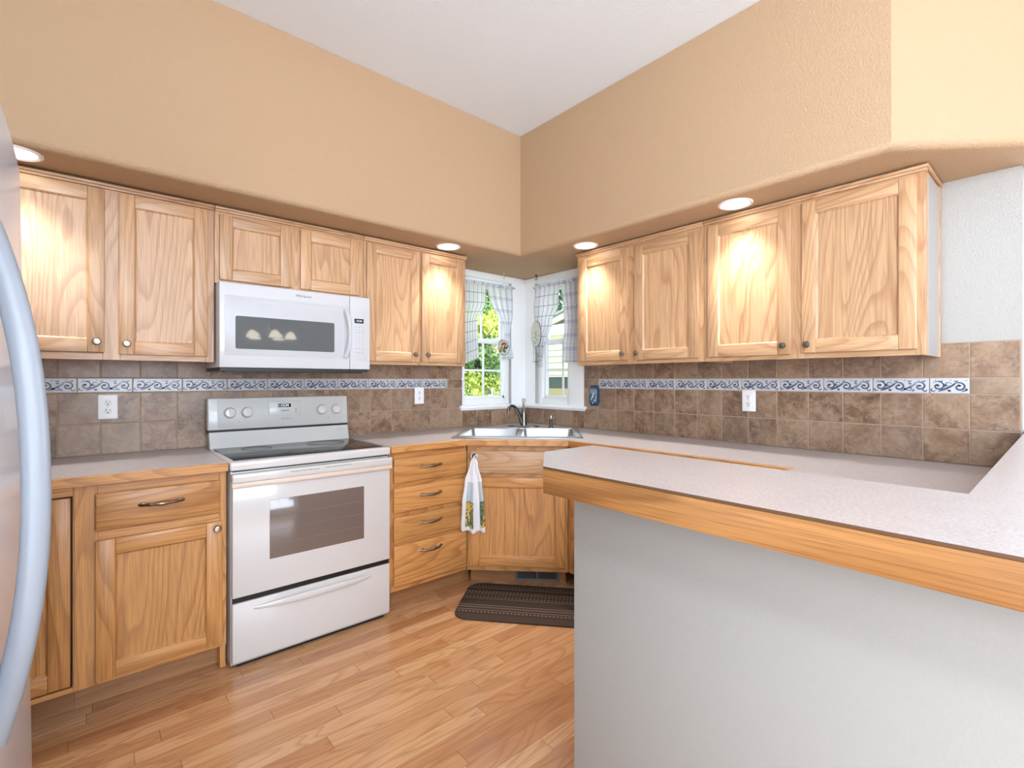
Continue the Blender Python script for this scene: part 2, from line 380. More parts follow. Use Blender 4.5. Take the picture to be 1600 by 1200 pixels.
# ================================================================== tiled backsplash
def scroll_tile(mb, M, x0, L, ink=1):
    """blue scroll ornament inside a border tile: local x along, z up, ribbon pieces just proud of the face"""
    Y = -.0119
    def ribbon(pts, w, mi):
        bb = bmesh.new(); n = len(pts); A = []
        for i, (x, z) in enumerate(pts):
            x1, z1 = pts[min(i+1, n-1)]; x2, z2 = pts[max(i-1, 0)]
            dx, dz = x1-x2, z1-z2; l = math.hypot(dx, dz) or 1; ww = w*(math.sin(PI*(i+.6)/(n+.2))**.6)/2
            ww *= 1.6; nx, nz = -dz/l*ww, dx/l*ww
            if x+abs(nx) > L-.004 or x < .003: 
                if len(A) > 1: break
                else: A = []; continue
            A.append((bb.verts.new((x0+x+nx, Y, z+nz)), bb.verts.new((x0+x-nx, Y, z-nz))))
        for p, q in zip(A, A[1:]): bb.faces.new((p[0], p[1], q[1], q[0]))
        bmesh.ops.recalc_face_normals(bb, faces=bb.faces)
        for f in bb.faces:
            if f.normal.y > 0: f.normal_flip()
        mb._merge(bb, mi, M, False)
    def spiral(cx, cz, r0, r1, a0, a1, w, mi):
        n = 20; ribbon([(cx+(r0+(r1-r0)*i/n)*math.cos(a0+(a1-a0)*i/n), cz+(r0+(r1-r0)*i/n)*.9*math.sin(a0+(a1-a0)*i/n)) for i in range(n+1)], w, mi)
    def blob(cx, cz, rx, rz, rot, mi):
        ribbon([(cx-rx*math.cos(rot)*(1-2*i/6), cz-rx*math.sin(rot)*(1-2*i/6)) for i in range(7)], rz*2, mi)
    R = random.uniform
    spiral(.030, .034, .024, .005, 2.4, -5.6+R(-.3,.3), .0042, ink); spiral(.098, .030, .024, .004, 2.9, -5.4, .0046, ink)
    spiral(.172, .032, .024, .005, 2.6, -4.8, .0042, ink)
    ribbon([(.030+.055*i/10, .012+.030*(i/10)**1.3) for i in range(11)], .006, ink)
    ribbon([(.105+.055*i/10, .010+.034*(i/10)**1.2) for i in range(11)], .0055, 2)
    spiral(.062, .040, .013, .003, 0, 5.5, .003, 2); spiral(.136, .022, .013, .003, 3, 8.6, .003, 2); spiral(.012, .018, .010, .003, 0, -5, .003, ink); spiral(.192, .016, .010, .003, 2, 7, .003, ink)
    for k in range(8): spiral(.016+.0245*k, .0585, .008, .003, PI if k % 2 else 0, PI+(3.1 if k % 2 else -3.1), .003, ink if k % 2 else 2)
    for cx, cz, mi in ((.028, .036, 3), (.098, .036, 3), (.172, .034, 3), (.066, .014, 3), (.138, .044, 2), (.052, .036, ink), (.122, .020, ink), (.150, .014, 2)):
        blob(cx, cz, .006, .0028, R(-.8,.8), mi)
def backsplash(name, edges, bedges, x_end, M, skip, parent=None, ztop_end=None, under_sill=None):
    mb = MB(); rows = [(.9145, 1.064), (1.064, 1.213), (1.283, 1.432)]; g = .0022
    mb.bm.loops.layers.color.new('tile')
    def tbox(x0, x1, z0, z1, y1=-.010, mi=0, bev=.0014):
        bb = bmesh.new(); bmesh.ops.create_cube(bb, size=1)
        bb.transform(Tr((x0+x1)/2, y1/2, (z0+z1)/2) @ Matrix.Diagonal((x1-x0, abs(y1), z1-z0, 1)))
        bmesh.ops.bevel(bb, geom=list(bb.edges), offset=bev, segments=1, affect='EDGES')
        cl = bb.loops.layers.color.new('tile'); c = (random.random(), random.random(), random.random(), 1)
        for f in bb.faces:
            for l in f.loops: l[cl] = c
        mb._merge(bb, mi, M, False)
    for x0, x1 in zip(edges, edges[1:]):
        for z0, z1 in rows:
            if skip and skip(x0, x1, z0, z1): continue
            tbox(x0+g, x1-g, z0+g, z1-g)
        # plain piece in the band where no border runs
        if x1 > bedges[-1]+.01 or x0 < bedges[0]-.01:
            if not (skip and skip(x0, x1, 1.213, 1.283)): tbox(x0+g, x1-g, 1.213+g, 1.283-g)
    for x0, x1 in zip(bedges, bedges[1:]):
        tbox(x0+g, x1-g, 1.213+g, 1.283-g, -.0115, 4)
        scroll_tile(mb, M @ Tr(0, 0, 1.213), x0, x1-x0)
    e0, e1 = edges[0], edges[-1]
    if under_sill: s0, s1 = under_sill; mb.box(s0, s1, -.0075, 0, .9145, 1.055, 5, M=M)
    return mb
MR = Rz(-PI/2)
# left run: local x = world x
eL = [-3.75+.001] + [round(-.641-.152*k, 4) for k in range(20, 0, -1)] + [-.662]
eL = [-3.749] + [-.793-.152*k for k in range(19, -1, -1)] + [-.662]
bL = [x for x in [-.803-.205*k for k in range(14, -1, -1)]]
mb = backsplash('l', eL, bL, None, Matrix(), None)
for i, x in enumerate([-.662, -.529, -.377, -.225, -.073]):      # one row of tiles below the window stool
    x1 = [-.529, -.377, -.225, -.073, -.012][i]; mb.rnd = True
def under(mb, M, xs):
    for x0, x1 in zip(xs, xs[1:]):
        bb = bmesh.new(); bmesh.ops.create_cube(bb, size=1)
        bb.transform(Tr((x0+x1)/2, -.005, (.9145+1.05)/2) @ Matrix.Diagonal((x1-x0-.0044, .010, .1335, 1)))
        bmesh.ops.bevel(bb, geom=list(bb.edges), offset=.0014, segments=1, affect='EDGES')
        cl = bb.loops.layers.color.new('tile'); c = (random.random(), random.random(), random.random(), 1)
        for f in bb.faces:
            for l in f.loops: l[cl] = c
        mb._merge(bb, 0, M, False)
under(mb, Matrix(), [-.662, -.529, -.377, -.225, -.073, -.010])
mb.box(-3.749, -.662, -.0075, -.0005, .9145, 1.432, 5); mb.box(-.662, 0, -.0075, -.0005, .9145, 1.052, 5)
struct(mb, 'wall_backsplash_left', [TILE, BLUE, BLUE2, BRN, BORD, GROUT])
eR = [.660] + [.801+.152*k for k in range(0, 14)] + [2.925]
bR = [.801+.205*k for k in range(0, 10)] + [2.777]
mb = backsplash('r', eR, bR, None, MR, None)
under(mb, MR, [.0125, .073, .225, .377, .529, .660])
mb.box(.660, 2.927, -.0075, -.0005, .9145, 1.434, 5, M=MR); mb.box(.010, .660, -.0075, -.0005, .9145, 1.052, 5, M=MR)
struct(mb, 'wall_backsplash_right', [TILE, BLUE, BLUE2, BRN, BORD, GROUT])

# ================================================================== corner windows
def window(name, x0, x1, M, gx0, gx1, mx, upper_h):
    """opening x0..x1, z 1.075..2.085, glass plane y=.08"""
    root = bpy.data.objects.new(name, None); link(root, None, kind='structure'); root.matrix_world = M
    f = MB(); Z0, Z1 = 1.075, 2.085
    f.box(x0, gx0-.012, .03, .115, Z0, Z1, bev=.003); f.box(gx1+.012, x1, .03, .115, Z0, Z1, bev=.003)
    f.box(gx0-.0125, gx1+.0125, .032, .113, Z1-.045, Z1, bev=.002); f.box(gx0-.0125, gx1+.0125, .032, .113, Z0, 1.125, bev=.002)
    f.build('window_frame', VINYL, root)
    def sash(z0, z1, y, nm, mid):
        s = MB(); w = .024
        s.box(gx0-.014, gx0+.006, y-.014, y+.014, z0, z1, bev=.003); s.box(gx1-.006, gx1+.014, y-.014, y+.014, z0, z1, bev=.003)
        s.box(gx0-.014, gx1+.014, y-.014, y+.014, z1-w, z1, bev=.003); s.box(gx0-.014, gx1+.014, y-.014, y+.014, z0, z0+w, bev=.003)
        sh = s.build(nm, VINYL, root)
        m = MB(); m.box(mx-.008, mx+.008, y-.006, y+.006, z0+w, z1-w, bev=.002)
        if mid: m.box(gx0, gx1, y-.0055, y+.0055, mid-.008, mid+.008, bev=.002)
        m.build('muntin', VINYL, sh)
        g = MB(); g.box(gx0-.002, gx1+.002, y+.007, y+.010, z0+.01, z1-.01); g.build('pane', SCREEN if nm == 'lower_sash' else GLASS, sh)
    sash(1.125, 1.595, .072, 'lower_sash', 1.352); sash(1.590, 2.045, .098, 'upper_sash', None)
    return root
window('window_1', -.66, -.16, Matrix(), -.60, -.203, -.400, None)
window('window_2', .12, .505, MR, .182, .445, .372, None)
# casing strips and the white painted corner post faces
b = MB(); b.box(-.16, .0, -.006, 0, 1.075, 2.128); b.box(-.66, -.0, -.010, -.0001, 2.085, 2.128, bev=.003)
b.box(-.672, -.655, -.010, 0, 1.075, 2.128, bev=.002)
b.box(.0-.006, 0, -.12, -.006, 1.075, 2.128); b.box(-.010, -.0001, -.66, -.010, 2.085, 2.128, bev=.003); b.box(-.008, 0, -.658, -.505, 1.075, 2.128, bev=.002)
b.box(-.66, -.16, 0, .03, 2.079, 2.0849); b.box(0, .03, -.505, -.12, 2.079, 2.0849)
struct(b, 'trim_1', TRIM)
b = MB()    # L-shaped window stool
def Lpoly(o): return [(-.672-o, .0), (-.672-o, -o-.012), (-o-.012, -o-.012), (-o-.012, -.662-o), (0, -.662-o), (0, 0)]
b.prism(Lpoly(.022), 1.054, 1.078, bev=.004, seg=2); b.prism(Lpoly(.008), 1.042, 1.055)
b.box(-.66, -.16, 0, .04, 1.054, 1.078); b.box(0, .04, -.505, -.12, 1.054, 1.078)
struct(b, 'trim_2', TRIM)

# ================================================================== cabinets
def knob(parent, x, y, z, mat=METAL):
    b = MB(); b.lathe([(0, 0), (.008, 0), (.006, .004), (.005, .012), (.011, .016), (.0155, .021), (.0155, .024), (.012, .029), (0, .031)], Tr(x, y, z) @ Rx(PI/2), 20)
    return b.build('knob', mat, parent)
def pull(parent, x, y, z, L=.142):
    b = MB(); n = 16; pts = []; rad = []
    for i in range(n+1):
        u = i/n*2-1; pts.append((x+u*L/2*.98, y-.006-.022*max(0, (1-abs(u)**2.6)), z)); 
        rad.append(.0048+.0048*math.exp(-(u/.34)**2)+.0026*math.exp(-((abs(u)-.62)/.07)**2))
    b.tube(pts, rad, 12)
    for s in (-1, 1):
        cx = x+s*L/2*.86
        b.lathe([(0, 0), (.0085, 0), (.0085, .004), (.006, .0075), (0, .0095)], Tr(cx, y+.0005, z) @ Rx(PI/2) @ Matrix.Diagonal((2.1, 1, 1, 1)), 20)
    return b.build('drawer_pull', BRONZE, parent)
def panel_door(root, x0, x1, z0, z1, yf, V, Hm, sw=.055, knob_at=None, kmat=METAL, thick=.019, name='door'):
    """frame-and-panel door whose back is at yf; front faces -y"""
    y1 = yf-thick; f = MB(); bv = .0035
    f.box(x0, x0+sw, y1, yf, z0, z1, 0, bv); f.box(x1-sw, x1, y1, yf, z0, z1, 0, bv)
    f.box(x0+sw, x1-sw, y1+.0004, yf, z1-sw, z1, 1, .002); f.box(x0+sw, x1-sw, y1+.0004, yf, z0, z0+sw, 1, .002)
    d = f.build(name, [V, Hm], root)
    p = MB(); p.box(x0+sw-.002, x1-sw+.002, yf-thick+.009, yf-.002, z0+sw-.002, z1-sw+.002, 0)
    # sloped moulding between frame and panel
    a0, a1, c0, c1 = x0+sw, x1-sw, z0+sw, z1-sw; m = .007
    bb = bmesh.new(); o = [bb.verts.new(v) for v in ((a0, y1+.002, c0), (a1, y1+.002, c0), (a1, y1+.002, c1), (a0, y1+.002, c1))]
    q = [bb.verts.new(v) for v in ((a0+m, y1+.0095, c0+m), (a1-m, y1+.0095, c0+m), (a1-m, y1+.0095, c1-m), (a0+m, y1+.0095, c1-m))]
    for i in range(4): bb.faces.new((o[i], o[(i+1) % 4], q[(i+1) % 4], q[i]))
    p._merge(bb, 0, None, False)
    p.build('door_panel', [V], d)
    if knob_at: knob(d, knob_at[0], y1, knob_at[1], kmat)
    return d
def drawer(root, x0, x1, z0, z1, yf, Hm, pz=None, px=None):
    f = MB(); f.box(x0, x1, yf-.019, yf, z0, z1, 0, .006, 3)
    d = f.build('drawer', [Hm], root)
    if pz: pull(d, (x0+x1)/2 if px is None else px, yf-.019, pz)
    return d
def face_frame(root, x0, x1, z0, z1, yf, V, Hm, stiles, rails, name='face_frame'):
    """stiles: list of (xa,xb); rails: list of (xa,xb,za,zb)"""
    f = MB()
    for a, c in stiles: f.box(a, c, yf, yf+.02, z0, z1, 0, .0012, 1)
    for a, c, za, zb in rails: f.box(a, c, yf+.0003, yf+.02, za, zb, 1, .0012, 1)
    return f.build(name, [V, Hm], root)
def upper(name_label, M_loc, rz, x0, x1, z0, doors, stiles, knobs, group=None, side=None, z1=2.108, sw=.055, crown=(0, 0)):
    root = thing('wall_cabinet', name_label, 'cabinet', M_loc, rz, group)
    c = MB(); c.box(x0+.002, x1-.002, -.300, -.013, z0+.012, z1, 0); c.box(x0, x0+.014, -.300, -.013, z0, z1, 0); c.box(x1-.014, x1, -.300, -.013, z0, z1, 0)
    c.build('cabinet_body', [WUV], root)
    xs = [x0]+[v for s in stiles for v in s]+[x1]
    rails = []
    for i in range(2, len(xs)-2, 2): rails += [(xs[i], xs[i+1], z0, z0+.03), (xs[i], xs[i+1], z1-.034, z1)]
    st = [(x0, stiles[0][1] if stiles[0][0] <= x0 else x0+.02)]
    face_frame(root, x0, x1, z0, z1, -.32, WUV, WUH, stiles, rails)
    for (a, d, za, zb), kn in zip(doors, knobs):
        # fill behind the door so that no gap shows
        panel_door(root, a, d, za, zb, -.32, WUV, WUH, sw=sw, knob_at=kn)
    cr = MB()   # small crown strip under the bulkhead
    cr.box(x0-crown[0], x1+crown[1], -.338, -.30, z1+.001, z1+.013, 0, .003); cr.box(x0-crown[0]*.5, x1+crown[1]*.5, -.330, -.30, z1-.010, z1+.002, 0, .003)
    if crown[1]: cr.box(x1, x1+crown[1], -.300, -.005, z1+.001, z1+.013, 0, .003)
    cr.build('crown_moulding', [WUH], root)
    if side:
        s = MB(); s.box(x1, x1+.003, -.300+.025, -.045, z0+.0, z1-.01, 0); s.build('side_panel', CAPWHITE, root, label='pale end panel')  # end panel paler and greyer than the oak beside it
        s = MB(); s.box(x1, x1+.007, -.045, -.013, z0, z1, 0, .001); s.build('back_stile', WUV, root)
    return root
upper('pale oak wall cabinet nearest the refrigerator, left of the microwave', (0, 0, 0), 0, -3.14, -2.351, 1.360,
      [(-3.095, -2.760, 1.392, 2.092), (-2.712, -2.380, 1.386, 2.092)], [(-3.14, -3.09), (-2.765, -2.707), (-2.385, -2.351)],
      [(-2.786, 1.436), (-2.686, 1.432)])
upper('short pale oak wall cabinet directly above the white microwave', (0, 0, 0), 0, -2.349, -1.592, 1.748,
      [(-2.330, -1.997, 1.765, 2.084), (-1.951, -1.621, 1.765, 2.084)], [(-2.349, -2.325), (-2.002, -1.946), (-1.626, -1.592)], [None, None])
upper('pale oak wall cabinet between the microwave and the corner window', (0, 0, 0), 0, -1.590, -.856, 1.368,
      [(-1.574, -1.226, 1.388, 2.088), (-1.205, -.882, 1.388, 2.088)], [(-1.590, -1.570), (-1.230, -1.200), (-.886, -.856)],
      [(-1.262, 1.436), (-1.170, 1.436)], crown=(0, .006), side=None)
upper('pale oak wall cabinet immediately right of the corner window', (0, 0, 0), -PI/2, .872, 1.764, 1.372,
      [(.902, 1.286, 1.397, 2.076), (1.335, 1.740, 1.394, 2.076)], [(.872, .907), (1.281, 1.340), (1.735, 1.764)],
      [(1.258, 1.434), (1.359, 1.434)], crown=(.006, 0), sw=.058)
upper('pale oak wall cabinet at the right end, beside the bare white wall', (0, 0, 0), -PI/2, 1.766, 2.680, 1.372,
      [(1.793, 2.198, 1.394, 2.084), (2.244, 2.656, 1.397, 2.084)], [(1.766, 1.798), (2.193, 2.249), (2.651, 2.680)],
      [(2.169, 1.435), (2.270, 1.434)], crown=(0, .012), side=True, sw=.058)

def toekick(root, x0, x1, y=-.535):
    t = MB(); t.box(x0, x1, y, y+.016, 0.001, .104, 0); return t.build('toe_kick', [WKH], root)
YB = -.61
# left base: drawer over door
root = thing('base_cabinet', 'honey oak base cabinet left of the range with one drawer over one door', 'cabinet')
c = MB(); c.box(-2.852, -2.352, -.59, -.012, .104, .874, 0); c.build('cabinet_body', [WBV], root)
face_frame(root, -2.852, -2.352, .104, .875, YB, WBV, WBH, [(-2.852, -2.785), (-2.380, -2.352)],
           [(-2.785, -2.380, .104, .128), (-2.785, -2.380, .650, .705), (-2.785, -2.380, .830, .875)])
d = MB(); d.box(-2.785, -2.38, YB+.006, YB+.019, .12, .84, 0); d.build('cabinet_back_board', [WBV], root)
drawer(root, -2.792, -2.378, .694, .838, YB, WBH, .776, -2.585)
panel_door(root, -2.792, -2.370, .120, .658, YB, WBV, WBH, sw=.060, knob_at=(-2.392, .632), kmat=CHROME)
toekick(root, -2.852, -2.374, -.535)
t = MB(); t.box(-2.374, -2.352, -.592, -.012, .001, .104, 0, .001); t.build('end_panel', [WBV], root)
# corner base (inset door in black gap)
root = thing('base_cabinet', 'honey oak corner base cabinet beside the refrigerator, its inset door outlined by a dark gap', 'cabinet')
c = MB(); c.prism([(-3.74, -.012), (-2.856, -.012), (-2.856, -.585), (-3.14, -.585), (-3.14, -1.40), (-3.74, -1.40)], .104, .874, 0)
c.build('cabinet_body', [BLACK], root)
face_frame(root, -3.14, -2.8525, .104, .875, YB, WBV, WBH, [(-2.856, -2.8525)], [(-3.13, -2.856, .104, .122), (-3.13, -2.856, .838, .875)])
panel_door(root, -3.125, -2.862, .128, .832, YB+.019, WBV, WBH, sw=.062)
toekick(root, -3.2, -2.8525)
sd = MB(); sd.box(-3.16, -3.14, -1.40, -.635, .104, .874, 0); sd.build('side_frame', [WBV], root)
# drawer stack right of the range
root = thing('base_cabinet', 'honey oak base cabinet with a stack of four drawers right of the range', 'cabinet')
c = MB(); c.box(-1.574, -1.058, -.59, -.012, .104, .874, 0); c.build('cabinet_body', [WBV], root)
face_frame(root, -1.574, -1.0555, .104, .875, YB, WBV, WBH, [(-1.574, -1.543), (-1.067, -1.0555)],
           [(-1.543, -1.067, a, c_) for a, c_ in ((.104, .14), (.352, .384), (.512, .545), (.672, .708), (.836, .875))])
d = MB(); d.box(-1.543, -1.067, YB+.006, YB+.019, .12, .84, 0); d.build('cabinet_back_board', [WBV], root)
for z0, z1, pz in ((.703, .840, .783), (.540, .676, .621), (.377, .514, .464), (.132, .357, .306)):
    drawer(root, -1.550, -1.062, z0, z1, YB, WBH, pz, -1.319)
toekick(root, -1.574, -.985)
# diagonal sink base : local x along (1,-1)/sqrt2, front -y
P0 = Vector((-.835, -.835, 0)); HW = .309
root = thing('sink_cabinet', 'honey oak diagonal corner cabinet under the sink, with a plain false drawer front', 'cabinet', P0, -PI/4)
face_frame(root, -HW, HW, .104, .875, 0, WBV, WBH, [(-HW, -HW+.022), (HW-.022, HW)],
           [(-HW+.022, HW-.022, .104, .145), (-HW+.022, HW-.022, .672, .712), (-HW+.022, HW-.022, .834, .875)])
c = MB(); c.box(-HW+.02, HW-.02, .006, .019, .12, .86, 0); c.build('cabinet_back_board', [WBV], root)
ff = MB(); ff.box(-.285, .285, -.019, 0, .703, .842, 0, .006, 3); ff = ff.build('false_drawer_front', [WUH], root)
knob(ff, -.258, -.019, .812, GUN)
panel_door(root, -.290, .290, .138, .680, 0, WBV, WBH, sw=.060)
toekick(root, -.300, .30, .092)
v = thing('floor_register', 'dark grey louvred heating vent in the toe kick below the sink cabinet', 'vent', P0, -PI/4)
g = MB(); x0, x1 = -.016, .258; g.box(x0, x1, .083, .0915, .012, .026, 0, .002); g.box(x0, x1, .083, .0915, .086, .098, 0, .002)
g.box(x0, x0+.016, .083, .0915, .012, .098, 0, .002); g.box(x1-.016, x1, .083, .0915, .012, .098, 0, .002); g.box((x0+x1)/2-.003, (x0+x1)/2+.003, .083, .0915, .02, .09, 0)
g.build('vent_frame', VENTM, v)
g = MB(); g.box(x0+.01, x1-.01, .0895, .0915, .02, .09); g.build('vent_opening', BLACK, v)
g = MB()
for i in range(24): 
    xx = x0+.022+i*(x1-x0-.044)/23; g.box(xx-.0016, xx+.0016, .085, .0905, .024, .088)
g.build('louvres', VENTM, v)
# right run of base cabinets (mostly hidden behind the bar)
root = thing('base_cabinet', 'honey oak base cabinet run on the right wall behind the raised bar', 'cabinet', (0, 0, 0), -PI/2)
c = MB(); c.box(1.068, 2.92, -.59, -.012, .104, .874, 0); c.build('cabinet_body', [WBV], root)
face_frame(root, 1.05, 2.30, .104, .875, YB, WBV, WBH, [(1.05, 1.09), (1.66, 1.70)], [(1.09, 1.66, .104, .14), (1.09, 1.66, .836, .875), (1.70, 2.30, .104, .14), (1.70, 2.30, .836, .875)])
drawer(root, 1.085, 1.665, .703, .840, YB, WBH, .783); drawer(root, 1.695, 2.28, .703, .840, YB, WBH, .783)
panel_door(root, 1.085, 1.665, .138, .680, YB, WBV, WBH, sw=.06, knob_at=(1.64, .65)); panel_door(root, 1.695, 2.28, .138, .680, YB, WBV, WBH, sw=.06, knob_at=(1.72, .65))
toekick(root, 1.03, 2.30)
root = thing('base_cabinet', 'honey oak base cabinet inside the peninsula behind the half wall', 'cabinet')
c = MB(); c.box(-1.745, -.62, -2.92, -2.34, .104, .874, 0); c.box(-1.745, -.62, -2.92, -2.41, .001, .104, 0)
c.build('cabinet_body', [WBV], root)

# ================================================================== worktops
WT = .038
def edge_strip(mb, pts, z0, z1, th=.02, mi=0):
    """solid oak nosing along a polyline, outside on the left-hand offset side"""
    for (xa, ya), (xb, yb) in zip(pts, pts[1:]):
        L = math.hypot(xb-xa, yb-ya); a = math.atan2(yb-ya, xb-xa)
        mb.box(0, L, 0, th, z0, z1, mi, .002, 1, M=Tr(xa, ya, 0) @ Rz(a))
root = thing('countertop', 'pinkish white laminate countertop left of the range with an oak front edge', 'countertop')
b = MB(); b.prism([(-3.748, -.0125), (-2.352, -.0125), (-2.352, -.632), (-3.155, -.632), (-3.155, -1.415), (-3.748, -1.415)], .876, .914, 0); b.build('laminate_top', [LAM], root)
b = MB(); b.box(-3.175, -2.352, -.652, -.6325, .876, .9125, 0, .002, 1); b.box(-3.175, -3.1555, -1.415, -.6525, .876, .9125, 0, .002, 1); b.build('oak_edge', [WBH], root)
root = thing('countertop', 'U-shaped laminate countertop holding the corner sink, from the range to the raised bar', 'countertop')
# outer polygon, clockwise from the range along the walls
E1, E2 = (-1.079, -.632), (-.632, -1.079)
outer = [(-1.577, -.0125), (-.0125, -.0125), (-.0125, -2.928), (-1.742, -2.928), (-1.742, -2.32), (-.632, -2.32), E2, E1, (-1.577, -.632)]
def dg(s, t):      # s along the corner diagonal, t along (1,-1)
    return ((-s+t)/math.sqrt(2), (-s-t)/math.sqrt(2))
hole = [dg(.560, -.372), dg(.560, .372), dg(1.100, .372), dg(1.100, -.372)]
b = MB(); b.holed(outer, hole, .876, .914, 0); b.build('laminate_top', [LAM], root)
b = MB(); b.box(-1.577, E1[0]-.008, -.652, -.6325, .876, .9125, 0, .002, 1); b.build('oak_edge', [WBH], root)
b = MB(); L2 = math.hypot(E2[0]-E1[0], E2[1]-E1[1])/2; b.box(-L2-.008, L2+.008, -.020, -.0005, .876, .9125, 0, .002, 1)
o = b.build('oak_edge', [WBH], root); mid = ((E1[0]+E2[0])/2, (E1[1]+E2[1])/2); o.location = (mid[0], mid[1], 0); o.rotation_euler = (0, 0, -PI/4)
b = MB(); b.box(-.652, -.6325, -2.338, E2[1]-.008, .876, .9125, 0, .002, 1); b.build('oak_edge', [WBY], root)
b = MB(); b.box(-1.742, -.652, -2.3195, -2.300, .876, .9125, 0, .002, 1); b.build('oak_edge', [WBH], root)
# raised bar
root = thing('bar_top', 'raised L-shaped laminate bar top with a thick oak edge on the half wall', 'countertop')
def inset(poly, d):
    out = []; n = len(poly)
    for i in range(n):
        p0, p1, p2 = Vector(poly[i-1]), Vector(poly[i]), Vector(poly[(i+1) % n])
        a = (p1-p0).normalized(); c = (p2-p1).normalized(); na = Vector((-a.y, a.x)); nc = Vector((-c.y, c.x))
        m = (na+nc); m = m/(m.length**2)*2 if m.length else na
        out.append(tuple(p1+m*d))
    return out
BAR = [(-2.0, -2.24), (-2.0, -3.33), (.32, -3.33), (.32, -2.936), (-1.62, -2.936), (-1.62, -2.075), (-1.832, -2.075)]
b = MB(); b.prism(inset(BAR, .0015), 1.0635, 1.0685, 0, side_mi=1); b.prism(inset(BAR, .022), 1.006, 1.0635, 0); b.build('laminate_top', [LAM, LAMEDGE], root)
b = MB(); b.box(-2.0, -1.979, -3.33, -2.24, 1.005, 1.063, 0, .003, 2); b.box(-1.641, -1.62, -2.956, -2.075, 1.005, 1.063, 0, .003, 2)
b.build('oak_edge', [WPY], root)
b = MB(); b.box(-1.641, .32, -2.957, -2.936, 1.005, 1.063, 0, .003, 2); b.box(-1.979, .32, -3.33, -3.309, 1.005, 1.063, 0, .003, 2); b.box(-1.832, -1.641, -2.096, -2.075, 1.005, 1.063, 0, .003, 2)
edge_strip(b, [(-1.832, -2.075), (-2.0, -2.243)], 1.005, 1.063, .021)
b.build('oak_edge', [WPX], root)

# ================================================================== sink, faucet, soap pump
root = thing('corner_sink', 'double-bowl stainless steel drop-in sink in the corner countertop', 'sink', (0, 0, 0), -PI/4)
# local: x = t, y = -s
def bowl_sink():
    b = MB(); zr = .9205
    outer_ = [(-.400, -1.205), (.400, -1.205), (.415, -1.16), (.400, -.62), (.33, -.47), (.20, -.405), (0, -.385), (-.20, -.405), (-.33, -.47), (-.400, -.62), (-.415, -1.16)]
    # rim plate with the two openings, made from strips
    b.box(-.405, .405, -1.205, -1.088, .9145, zr, 0, .003); b.box(-.405, -.365, -1.10, -.565, .9145, zr, 0, .002); b.box(.365, .405, -1.10, -.565, .9145, zr, 0, .002)
    b.box(-.016, .016, -1.10, -.565, .9145, zr-.003, 0, .002)
    b.prism([(-.405, -.575), (.405, -.575), (.392, -.52), (.33, -.455), (.20, -.405), (0, -.388), (-.20, -.405), (-.33, -.455), (-.392, -.52)], .9145, zr, 0, bev=.002)
    for a, c in ((-.367, -.014), (.014, .367)):
        # basin: open box with thickness, walls slightly sloped
        bb = bmesh.new(); y0, y1, dz = -1.095, -.568, .17; k = .022
        T = [bb.verts.new(v) for v in ((a, y0, zr-.002), (c, y0, zr-.002), (c, y1, zr-.002), (a, y1, zr-.002))]
        Bm = [bb.verts.new(v) for v in ((a+k, y0+k, zr-dz), (c-k, y0+k, zr-dz), (c-k, y1-k, zr-dz), (a+k, y1-k, zr-dz))]
        for i in range(4): bb.faces.new((T[i], T[(i+1) % 4], Bm[(i+1) % 4], Bm[i]))
        bb.faces.new(Bm[::-1])
        ed = [e for e in bb.edges if not (e.verts[0] in T and e.verts[1] in T)]
        bmesh.ops.bevel(bb, geom=ed, offset=.03, segments=4, profile=.5, affect='EDGES')
        bmesh.ops.solidify(bb, geom=list(bb.faces), thickness=.0015)
        b._merge(bb, 0)
    return b
bowl_sink().build('sink_basin', STEEL, root)
for x in (-.19, .19):
    d = MB(); d.lathe([(0, .757), (.026, .757), (.038, .7545), (.040, .753), (0, .752)], Tr(x, -.83, .0)); d.build('drain', CHROME, root)
zb = .921
# faucet: base centre at s=.45,t=0
f = thing('faucet', 'gunmetal kitchen faucet with a lever on top behind the sink', 'faucet', (*dg(.455, .006), zb), -PI/4)
b = MB(); b.lathe([(0, 0), (.118, 0), (.122, .003), (.115, .008), (.05, .011), (0, .012)], Matrix.Diagonal((1, .27, 1, 1)), 32); b.build('base_plate', GUN, f)
b = MB(); b.lathe([(0, .008), (.026, .008), (.024, .03), (.020, .05), (.021, .09), (.017, .115), (0, .118)], None, 24); b.build('faucet_body', GUN, f)
b = MB(); sp = []
for i in range(15):
    u = i/14; a = u*1.15*PI
    sp.append((-.015-.062*(1-math.cos(a)) + (.0), -.02-.10*u, .035+.145*math.sin(min(a, PI)*.5)**1.0 if a < PI*.5 else .035+.145*math.sin(PI*.25)+.04*math.sin((a-PI*.5)*1.2)))
sp = [(-.012, -.010, .03), (-.022, -.022, .065), (-.036, -.040, .105), (-.052, -.060, .138), (-.070, -.082, .158), (-.088, -.104, .162), (-.102, -.122, .150), (-.108, -.130, .130), (-.108, -.131, .112)]
b.tube(sp, [.017, .016, .0145, .0135, .0125, .0115, .011, .0105, .0115], 14); b.build('spout', GUN, f)
b = MB(); b.tube([(0, 0, .112), (0, .002, .14), (0, .004, .17), (0, .006, .192)], [.014, .009, .007, .0075], 12)
b.tube([(.011*math.sin(a*PI/6), .006, .200+.011*math.cos(a*PI/6)) for a in range(13)], .0032, 8, up=(0, 1, 0)); b.build('lever', GUN, f)
f = thing('soap_dispenser', 'small gunmetal soap pump right of the faucet on the sink', 'soap dispenser', (*dg(.535, .212), zb), -PI/4)
b = MB(); b.lathe([(0, 0), (.023, 0), (.022, .005), (.013, .012), (.0115, .05), (.013, .062), (0, .064)], None, 20); b.build('pump_body', GUN, f)
